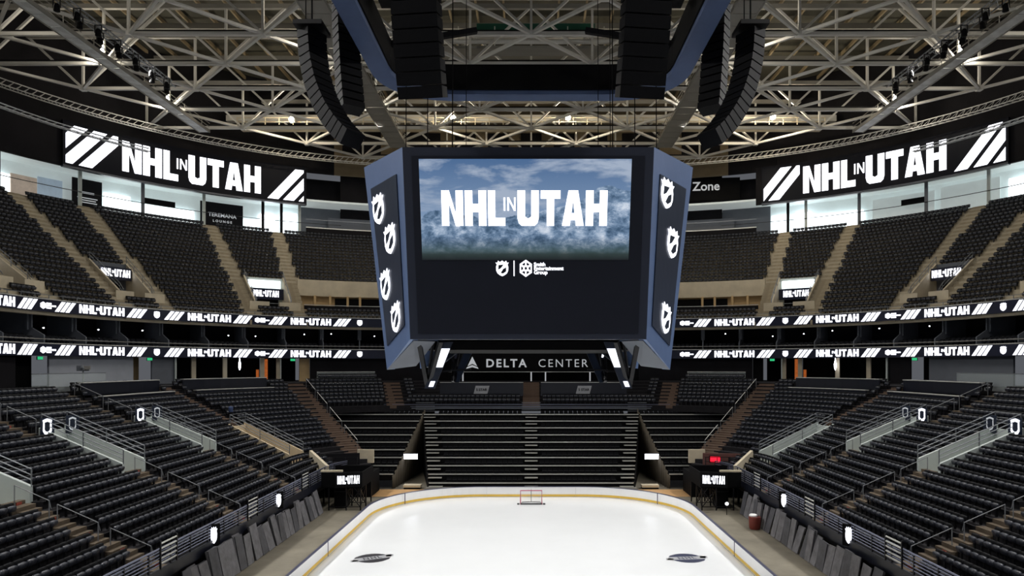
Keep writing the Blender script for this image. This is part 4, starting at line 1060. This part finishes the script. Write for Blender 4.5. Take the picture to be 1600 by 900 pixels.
# underside: tapered dark frame, struts and hanging lit columns
und = MB(); und.prism(outline(4.3, 4.3, .3, 0, 3), lambda u, v, d: Vector((u, v+CYS, ZBOT-d)), 0, .35); und.build('underside_plate', 'black', sb)
for i in (0, 2):
    for s in (-1, 1):
        MB().add([S(i, s*4.3, 6.2, 13.1), S(i, s*CB, CYB, 12.0), S(i, s*4.6, CYB-.2, 12.15), S(i, s*3.6, 5.4, 13.1)], [(0, 1, 2, 3)]).build('underside_facet', 'grey_wall', sb).modifiers.new('t', 'SOLIDIFY').thickness = .05
        mb = MB()
        mb.bar(S(i, s*4.2, 5.6, 13.1), S(i, s*4.05, 4.4, 11.3), .16); mb.bar(S(i, s*3.4, 5.4, 13.1), S(i, s*4.05, 4.4, 11.3), .16); mb.bar(S(i, s*3.75, 5.0, 13.1), S(i, s*4.05, 4.4, 11.3), .10); mb.bar(S(i, s*4.2, 4.4, 11.9), S(i, s*3.1, 4.4, 11.95), .08)
        mb.build('strut', 'black_metal', sb)
        A, B = S(i, s*3.18, 4.9, 13.1), S(i, s*3.95, 4.6, 11.25); nn = (S(i, 0, 10, 0)-S(i, 0, 0, 0)).normalized(); ux = (S(i, 1, 0, 0)-S(i, 0, 0, 0)).normalized(); vy = (A-B).normalized()
        fc = planefn(B, ux, vy, nn)
        LL = (A-B).length
        MB().prism(q(-.2, 0, .2, LL), fc, -.12, 0).build('hanging_column', 'board_inset', sb)
        MB().prism(q(-.19, .46*LL, .19, .86*LL), fc, 0, .02).build('column_display', 'led_white', sb); MB().prism(q(-.06, .04*LL, .12, .16*LL), fc, 0, .02).build('column_mark', 'led_white', sb)
cb = MB()
for x, y in ((-4.2, 27.2), (4.2, 27.2), (-4.2, 35.6), (4.2, 35.6), (-3.0, 25.6), (3.1, 25.6), (-3.5, 36), (3.6, 36), (-5.6, 30), (5.6, 30)): cb.bar((x, y, 20.1), (x*.98, y, 45), .035)
cb.build('hoist_cables', 'black', sb)
nt = pic.node_tree; ns = nt.nodes; lk = nt.links; bs = ns['Principled BSDF']
def N(t, **kw):
    n = ns.new(t)
    for k_, v_ in kw.items(): setattr(n, k_, v_)
    return n
uv = N('ShaderNodeUVMap'); sep = N('ShaderNodeSeparateXYZ'); lk.new(uv.outputs['UV'], sep.inputs[0])
def math_(op, a, b_=None, c=None):
    n = N('ShaderNodeMath', operation=op)
    for k_, v_ in enumerate((a, b_, c)):
        if v_ is None: continue
        if isinstance(v_, (int, float)): n.inputs[k_].default_value = v_
        else: lk.new(v_, n.inputs[k_])
    return n.outputs[0]
def ramp(fac, stops):
    n = N('ShaderNodeValToRGB'); e = n.color_ramp.elements
    while len(e) < len(stops): e.new(.5)
    for el, (p_, c_) in zip(e, stops): el.position = p_; el.color = (*lin(c_), 1)
    lk.new(fac, n.inputs['Fac']); return n.outputs['Color']
def noise(scale, det, rough=.6, sx=1, sy=1, dist=0, ridged=False):
    mp = N('ShaderNodeMapping'); mp.inputs['Scale'].default_value = (sx, sy, 1); lk.new(uv.outputs['UV'], mp.inputs[0])
    n = N('ShaderNodeTexNoise'); n.inputs['Scale'].default_value = scale; n.inputs['Detail'].default_value = det; n.inputs['Roughness'].default_value = rough; n.inputs['Distortion'].default_value = dist
    lk.new(mp.outputs[0], n.inputs['Vector'])
    if ridged: n.noise_type = 'RIDGED_MULTIFRACTAL'; n.normalize = True
    return n.outputs['Fac']
U_, V_ = sep.outputs[0], sep.outputs[1]
sky = ramp(V_, [(.4, '7f98b8'), (1.0, '4a6a94')])
cl = ramp(noise(2.6, 7, .58, 1.3, 1.9, .25), [(.47, '000000'), (.62, 'ffffff')])
mx = N('ShaderNodeMixRGB'); lk.new(cl, mx.inputs[0]); lk.new(sky, mx.inputs[1]); mx.inputs[2].default_value = (*lin('a3b1c6'), 1)
fc_ = N('ShaderNodeFloatCurve'); cv = fc_.mapping.curves[0]
pts_ = [(0, .40), (.08, .50), (.16, .46), (.35, .42), (.55, .47), (.72, .55), (.80, .62), (.88, .74), (.94, .71), (1, .68)]
while len(cv.points) < len(pts_): cv.points.new(.5, .5)
for p_, (a_, b_) in zip(cv.points, pts_): p_.location = (a_, b_)
fc_.mapping.update(); lk.new(U_, fc_.inputs['Value'])
ridge = math_('ADD', fc_.outputs[0], math_('MULTIPLY', math_('SUBTRACT', noise(14, 8, .65, 1, .2), .5), .10))
mask = math_('LESS_THAN', V_, ridge)
rock = ramp(math_('ADD', math_('ADD', math_('MULTIPLY', noise(8, 12, .72, 1.5, 1, .4), .65), math_('MULTIPLY', noise(26, 8, .75, 1.3, .9, .5), .35)), math_('MULTIPLY', noise(6, 10, .6, 2.0, .8, .3, True), .35)),
            [(.42, '38536f'), (.52, '6b85a3'), (.60, 'a0b3cb'), (.70, 'd3ddeb')])
m2 = N('ShaderNodeMixRGB'); lk.new(mask, m2.inputs[0]); lk.new(mx.outputs[0], m2.inputs[1]); lk.new(rock, m2.inputs[2])
low = ramp(V_, [(.0, '000000'), (.06, '303030'), (.14, 'b8b8b8'), (.24, 'ffffff')])
m3 = N('ShaderNodeMixRGB', blend_type='MULTIPLY'); m3.inputs[0].default_value = 1; lk.new(m2.outputs[0], m3.inputs[1]); lk.new(low, m3.inputs[2])
gr = ramp(V_, [(.0, '14191c'), (.10, '33443f'), (.2, '000000')])
m4 = N('ShaderNodeMixRGB', blend_type='ADD'); m4.inputs[0].default_value = 1; lk.new(m3.outputs[0], m4.inputs[1]); lk.new(gr, m4.inputs[2])
lk.new(m4.outputs[0], bs.inputs['Emission Color']); bs.inputs['Emission Strength'].default_value = 0.95; bs.inputs['Base Color'].default_value = (.01, .01, .012, 1); bs.inputs['Roughness'].default_value = .35

# ------------------------------------------------------------------ ring halo and speaker arrays above the scoreboard
hal = empty('halo_ring'); tag(hal, 'dark oval ring with blue-grey underside hanging above the scoreboard', 'halo ring')
HR = outline(8.3, 8.3, 3.6, CYS, 8); n = len(HR)
def ringmesh(off0, off1, z0, z1):
    vs = []
    for (x, y) in HR:
        d = Vector((x, y-CYS, 0)); l = d.length
        for o_, z in ((off0, z0), (off1, z0), (off1, z1), (off0, z1)): p = d*(1+o_/l); vs.append((p.x, p.y+CYS, z))
    fs = [(i*4+k, i*4+(k+1) % 4, ((i+1) % n)*4+(k+1) % 4, ((i+1) % n)*4+k) for i in range(n) for k in range(4)]
    return MB().add(vs, fs)
ringmesh(-.9, .0, 28.15, 29.6).build('ring_body', 'black', hal); ringmesh(-.8, .35, 27.9, 28.15).build('underside_band', 'ring_blue', hal)
for s in (-1, 1):
    for (x0, y0, x1, y1) in ((8, 36, 5, 39), (8, 27, 5, 24)): MB().bar((s*x0, y0, 29.3), (s*x1*.6, y1-2*(1 if y1 > 30 else -1), 30.6), .28).build('ring_strut', 'black_metal', hal)
mb = MB()
for s in (-1, 1):
    for y in (25, 38): mb.bar((s*6, y, 29.5), (s*6, y, 45), .05)
mb.build('hanger', 'black', hal)
def line_array(label, x, y, z, ang, n, ang0, dang, w=1.25, hgt=.42, dep=.75):
    """column of speaker cabinets hung from (x,y,z); ang = facing direction in plan; tilts progressively downward"""
    o = empty('speaker_array'); tag(o, label, 'speaker array', 'hanging speaker arrays')
    d = Vector((math.cos(ang), math.sin(ang), 0)); t = Vector((-d.y, d.x, 0)); p = Vector((x, y, z)); a = ang0
    for i in range(n):
        ca, sa = math.cos(a), math.sin(a); out = d*ca-Vector((0, 0, 1))*sa; dn = -(d*sa+Vector((0, 0, 1))*ca)
        c = p+dn*hgt/2
        vs = [c+t*i_*w/2+out*(dep/2 if j_ > 0 else -dep/2)+dn*k_*(hgt/2-.02)*(1 if j_ > 0 else .86) for k_ in (1, -1) for i_, j_ in ((-1, -1), (1, -1), (1, 1), (-1, 1))]
        cab = MB().add(vs, BOXF).build('cabinet', 'speaker', o)
        p = p+dn*hgt; a += dang
    MB().box((x, y, z+.15), (w*abs(t.x)+.9*abs(d.x), w*abs(t.y)+.9*abs(d.y), .2)).build('fly_frame', 'black_metal', o)
    mb = MB(); mb.bar((x, y, z+.2), (x, y, 45), .06); mb.bar((x-.3, y, z+.2), (x-.3, y, 45), .04); mb.build('hanger', 'black', o)
    if label.startswith('J'):
        pass
    return o
for sg in (-1, 1):
    ang = PI if sg < 0 else 0
    line_array('J shaped black speaker array hanging at the far %s of the ring' % SD[sg], sg*10.6, 32.5, 28.3, ang+sg*.55*-1*-1, 15, .02, .062, 1.15, .44)
    line_array('straight black speaker array between ring and outer array, %s side' % SD[sg], sg*9.55, 34.5, 33.3, ang+sg*.9, 19, -.03, .014, 1.15, .44)
    line_array('broad black speaker array facing the camera end, %s one' % SD[sg], sg*3.87, 21.9, 28.5, -PI/2-sg*-.12, 17, .0, .022, 1.55, .43)
    s_ = empty('subwoofer_cluster'); tag(s_, 'block of black subwoofers hung above the ring, %s side' % SD[sg], 'speaker')
    for k in range(3): MB().box((sg*6.2, 31.5, 29.7+1.0*k), (1.9, 1.2, .95)).build('cabinet', 'speaker', s_)
    mb = MB(); mb.bar((sg*6.2, 31.5, 32.2), (sg*6.2, 31.5, 45), .05); mb.build('hanger', 'black', s_)

# ------------------------------------------------------------------ things on the arena floor
for sg in (-1, 1):
    side = SD[sg]
    o = empty('corner_platform'); tag(o, 'black scaffold platform on braced legs at the %s far corner of the rink' % side, 'platform')
    X0, X1, Y0, Y1 = 14.2, 17.55, 56.2, 60.2
    cx_, cy_ = sg*(X0+X1)/2, (Y0+Y1)/2
    ubox('deck', 'black', (cx_, cy_, 2.0), (X1-X0, Y1-Y0, .25), o)
    for c, d in (((cx_, Y0, 2.6), (X1-X0, .1, 1.2)), ((sg*X0, cy_, 2.6), (.1, Y1-Y0, 1.2)), ((cx_, Y1, 2.6), (X1-X0, .1, 1.2))): ubox('skirt_panel', 'black', c, d, o)
    ubox('parapet_cap', 'beige_wall', (sg*16.7, Y0+.1, 3.3), (1.8, .3, .14), o)
    for x in (X0+.1, X0+1.3, X1-.6):
        for y in (Y0+.1, Y0+1.9, Y1-.2): ubox('leg', 'black_metal', (sg*x, y, .95), (.1, .1, 1.9), o)
    mb = MB()
    for x in (X0+.1, X0+1.3): 
        mb.bar((sg*x, Y0+.1, .25), (sg*x, Y0+1.9, 1.8), .06); mb.bar((sg*x, Y0+.1, 1.8), (sg*x, Y0+1.9, .25), .06)
    for y in (Y0+.1, Y0+1.9): mb.bar((sg*(X0+.1), y, .25), (sg*(X0+1.3), y, 1.8), .06); mb.bar((sg*(X0+.1), y, 1.8), (sg*(X0+1.3), y, .25), .06); mb.bar((sg*(X0+.1), y, .3), (sg*(X1-.6), y, .3), .06)
    mb.build('brace', 'black_metal', o)
    so = empty('platform_sign'); tag(so, 'white lit headline sign on the front of the %s corner platform' % side, 'sign')
    n = Vector((-sg*.25, -1, 0)).normalized(); ux = Vector((-n.y, n.x, 0)); c = Vector((sg*15.15, Y0-.45, 2.66)); f = planefn(c, ux, (0, 0, 1), n)
    MB().prism(q(-1.1, -.62, 1.1, .62), f, -.14, 0).build('sign_panel', 'black', so)
    mb = MB(); headline(mb, f, -.9, .9, -.34, .34, 0, .03); mb.build('headline', 'led_white', so)
    w = empty('wall_corner_parapet'); tag(w, 'beige concrete parapets round the platform at the %s far corner' % side, kind='structure')
    A, B = Vector((sg*18.0, 59.2, 2.2)), Vector((sg*20.4, 62.0, 3.2))
    MB().bar(A+Vector((0, 0, .5)), B+Vector((0, 0, .5)), .25, 1.3).build('parapet', 'beige_wall', w)
    MB().box((sg*16.3, 66.2, 3.2), (1.6, .3, 1.3)).build('parapet', 'beige_wall', w)
    MB().box((sg*18.6, 64.4, 3.0), (4.2, .2, 1.4), sg*-.2).build('back_parapet', 'maroon' if sg > 0 else 'dark_wall', w)
    MB().box((sg*17.5, 63.6, 1.1), (5.5, 3.4, 2.2)).build('base_block', 'black', w)
    cr_ = empty('platform_railing'); tag(cr_, 'dark guard rail behind the %s corner platform' % side, 'railing')
    for z in (2.7, 3.1, 3.5): ubox('rail', 'black_metal', (sg*18.0, 63.2, z), (3.4, .05, .05), cr_)
    for x in (16.4, 17.5, 18.6, 19.6): ubox('post', 'black_metal', (sg*x, 63.2, 2.85), (.06, .06, 1.3), cr_)
    bx = empty('road_case'); tag(bx, 'black wheeled road case standing under the %s corner platform' % side, 'case')
    MB().box((sg*16.2, 57.6, .78), (1.0, 1.3, 1.3)).build('body', 'black', bx); MB().box((sg*16.2, 57.6, 1.46), (1.06, 1.36, .08)).build('lid', 'black_metal', bx)
    for dx in (-.4, .4):
        for dy in (-.5, .5): MB().lathe((sg*16.2+dx, 57.6+dy, .01), [(.05, 0), (.06, .06), (.03, .12)], 8).build('caster', 'black_metal', bx)
rl = empty('red_status_sign'); tag(rl, 'glowing red sign on the maroon wall, right far corner', 'sign')
MB().box((17.4, 63.55, 3.25), (.9, .1, .5), -.2).build('face', 'red_glow', rl); MB().box((17.4, 63.68, 3.25), (1.05, .14, .65), -.2).build('housing', 'black', rl)
wl = empty('floor_lamp_head'); tag(wl, 'small white lit lamp under the right corner platform', 'lamp'); p = Vector((15.9, 54.6, .9))
MB().lathe(p, [(.06, -.12), (.15, -.05), (.15, .06), (.05, .14)], 10).build('bulb', 'led_white', wl); MB().tube([(15.9, 54.65, 0), (15.9, 54.65, .8)], .03).build('stand', 'black_metal', wl)
br = empty('red_barrel', (16.6, 49.9, 0)); tag(br, 'dark red round bin with a white lid beside the right stand', 'bin')
MB().lathe((0, 0, 0), [(.34, 0), (.40, .1), (.42, .5), (.44, .9), (.42, .95)], 18).build('body', 'barrel_red', br, True); MB().lathe((-.1, 0, .95), [(.30, 0), (.31, .1), (.25, .16)], 16).build('lid', 'dasher_white', br, True)
# stacks of rink deck panels leaning against the stands
for sg in (-1, 1):
    y = 33.6; i = 0
    rnd = random.Random(3 if sg < 0 else 11)
    NUMS = NUM+['fifteen', 'sixteen', 'seventeen', 'eighteen', 'nineteen', 'twenty', 'twenty-one', 'twenty-two', 'twenty-three', 'twenty-four', 'twenty-five', 'twenty-six']
    while y < 55 and i < 26:
        w = rnd.uniform(.72, 1.05); h = rnd.uniform(1.75, 2.15); lean = rnd.uniform(.14, .30); tw = rnd.uniform(-.16, .16)
        base = Vector((sg*17.1, y+w/2, 0)); topx = sg*lean*h
        dirv = Vector((sg*math.sin(lean), 0, math.cos(lean))); wid = Vector((0, math.cos(tw*.4), math.sin(tw)*.35)).normalized(); nrm = dirv.cross(wid).normalized()
        nlay = rnd.choice((1, 2, 2, 3))
        o = empty('leaning_panel'); tag(o, 'grey deck panel, number %s from the near end, leaning below the %s stand' % (NUMS[i], SD[sg]), 'panel', 'deck panels leaning below the stands')
        lift = abs(wid.z)*w/2+.02
        for k in range(nlay):
            off = nrm*(.07*k)*(1 if nrm.x*sg > 0 else -1)+wid*rnd.uniform(-.08, .08)*k
            f = planefn(base+off+Vector((0, 0, lift)), wid, dirv, nrm)
            MB().prism(q(-w/2, 0, w/2, h-rnd.uniform(0, .12)), f, -.025, .025).build('sheet', 'deck_panel' if (i+k) % 3 else 'deck_panel_dark', o)
        y += w+rnd.choice((.03, .06, .1, .12, .35)); i += 1

# ------------------------------------------------------------------ person standing in the aisle
pp = LOW.P(LOW.th(13, -1), RUN*12+.3, Z0+RISE*12+.07)
per = empty('person', pp, -.6); tag(per, 'person in dark T-shirt and shorts standing on the left corner stair', 'person')
bm = bmesh.new(); sk = bm.verts.layers.skin.verify()
J = {}
def jv(name, co, r, parent=None):
    v = bm.verts.new(co); v[sk].radius = (r, r*.9); J[name] = v
    if parent: bm.edges.new((J[parent], v))
jv('pelvis', (0, 0, .95), .15); jv('chest', (0, .02, 1.28), .165, 'pelvis'); jv('neck', (0, .02, 1.50), .06, 'chest'); jv('head', (0, -.01, 1.62), .10, 'neck'); jv('crown', (0, .0, 1.74), .08, 'head')
for s, nm in ((-1, 'a'), (1, 'b')):
    jv('hip'+nm, (s*.1, 0, .88), .105, 'pelvis'); jv('knee'+nm, (s*.12, -.05, .49), .065, 'hip'+nm); jv('ankle'+nm, (s*.12, .02, .08), .042, 'knee'+nm); jv('toe'+nm, (s*.13, -.16, .04), .04, 'ankle'+nm)
    jv('sh'+nm, (s*.19, .02, 1.42), .065, 'chest'); jv('el'+nm, (s*.27, .05, 1.14), .045, 'sh'+nm); jv('wr'+nm, (s*.22, -.16, .96), .032, 'el'+nm); jv('ha'+nm, (s*.19, -.24, .93), .03, 'wr'+nm)
me = bpy.data.meshes.new('body'); bm.to_mesh(me); bm.free(); body = put('body', me, per)
me.materials.append(MATS['skin']); md = body.modifiers.new('skin', 'SKIN'); md.use_smooth_shade = True; body.modifiers.new('sub', 'SUBSURF').render_levels = 2
MB().lathe((0, .02, 0), [(.14, .90), (.19, 1.0), (.20, 1.2), (.215, 1.36), (.19, 1.45), (.08, 1.50)], 14).build('shirt', 'shirt', per, True)
b = MB()
for s in (-1, 1): b.lathe((s*.11, -.015, 0), [(.105, .58), (.12, .72), (.125, .92), (.1, .98)], 12)
b.build('shorts', 'black', per, True); MB().lathe((0, .025, 0), [(.105, 1.66), (.115, 1.72), (.08, 1.80), (.03, 1.82)], 12).build('hair', 'black', per, True)

# ------------------------------------------------------------------ chairs: the 300 that show largest one by one, the others as one mass
def px(s):
    x, y, z = s[:3]; return 830+1050*x/y, 570-1050*(z+.6-12.2)/y
cand = []
for i, s in enumerate(seats):
    if s[7] != 'low' or s[1] < 10: continue
    X, Y = px(s)
    if -4 < X < 1604 and Y < 904: cand.append((s[1], i))
cand.sort()
single = set(); cnt = {-1: 0, 1: 0}
for y, i in cand:
    sg = seats[i][4]
    if cnt[sg] < 150: single.add(i); cnt[sg] += 1
rows = {}
for i in single:
    s = seats[i]; beyond = s[1] > 33.0; rows.setdefault((s[4], s[5], beyond), []).append(i)
ORDN = ORD+['eleventh', 'twelfth', 'thirteenth', 'fourteenth', 'fifteenth', 'sixteenth', 'seventeenth', 'eighteenth', 'nineteenth', 'twentieth', 'twenty-first']
for (sg, k, beyond), lst in sorted(rows.items()):
    lst.sort(key=lambda i: abs(seats[i][1]-33.0))
    for j, i in enumerate(lst):
        x, y, z, rz = seats[i][:4]
        o = empty('arena_chair', (x, y, z), rz)
        tag(o, 'black tip-up chair, %s stand, %s row up, %s chair %s the nearest aisle' % (SD[sg], ORDN[k], ORDN[j], 'beyond' if beyond else 'before'), 'chair', 'black chairs of the %s lower stand' % SD[sg])
        for me_, nm in zip(CH, ('backrest', 'seat', 'pedestal')): put(nm, me_, o)
rest = [s for i, s in enumerate(seats) if i not in single]
tv = [np.array(v, dtype=np.float32) for v, _ in TEMPL]; tf = [np.array(f_, dtype=np.int32) for _, f_ in TEMPL]
V1 = np.concatenate(tv); off = np.cumsum([0]+[len(v) for v in tv])[:3]; F1 = np.concatenate([f_+o_ for f_, o_ in zip(tf, off)]); M1 = np.concatenate([np.full(len(f_), i) for i, f_ in enumerate(tf)])
A = np.array([s[:4] for s in rest], dtype=np.float32); n = len(A)
c, s_ = np.cos(A[:, 3])[:, None], np.sin(A[:, 3])[:, None]
VX = V1[None, :, 0]*c-V1[None, :, 1]*s_+A[:, 0:1]; VY = V1[None, :, 0]*s_+V1[None, :, 1]*c+A[:, 1:2]; VZ = V1[None, :, 2]+A[:, 2:3]
VV = np.stack([VX, VY, VZ], -1).reshape(-1, 3); FF = (F1[None]+(np.arange(n)*len(V1))[:, None, None]).reshape(-1, 4).astype(np.int32)
me = bpy.data.meshes.new('arena_seats'); me.vertices.add(len(VV)); me.vertices.foreach_set('co', VV.astype(np.float32).ravel())
me.loops.add(FF.size); me.loops.foreach_set('vertex_index', FF.ravel()); me.polygons.add(len(FF))
me.polygons.foreach_set('loop_start', np.arange(0, FF.size, 4, dtype=np.int32))
for k_ in MATF: me.materials.append(MATS[k_])
me.polygons.foreach_set('material_index', np.tile(M1, n).astype(np.int32)); me.polygons.foreach_set('use_smooth', np.tile(M1 < 2, n))
me.update(calc_edges=True); me.validate()
so = put('arena_seats', me); tag(so, 'thousands of black tip-up seats filling the arena bowls', 'seats', kind='stuff')
print('SEATS', len(seats), 'single', len(single), 'tris', len(FF)*2)
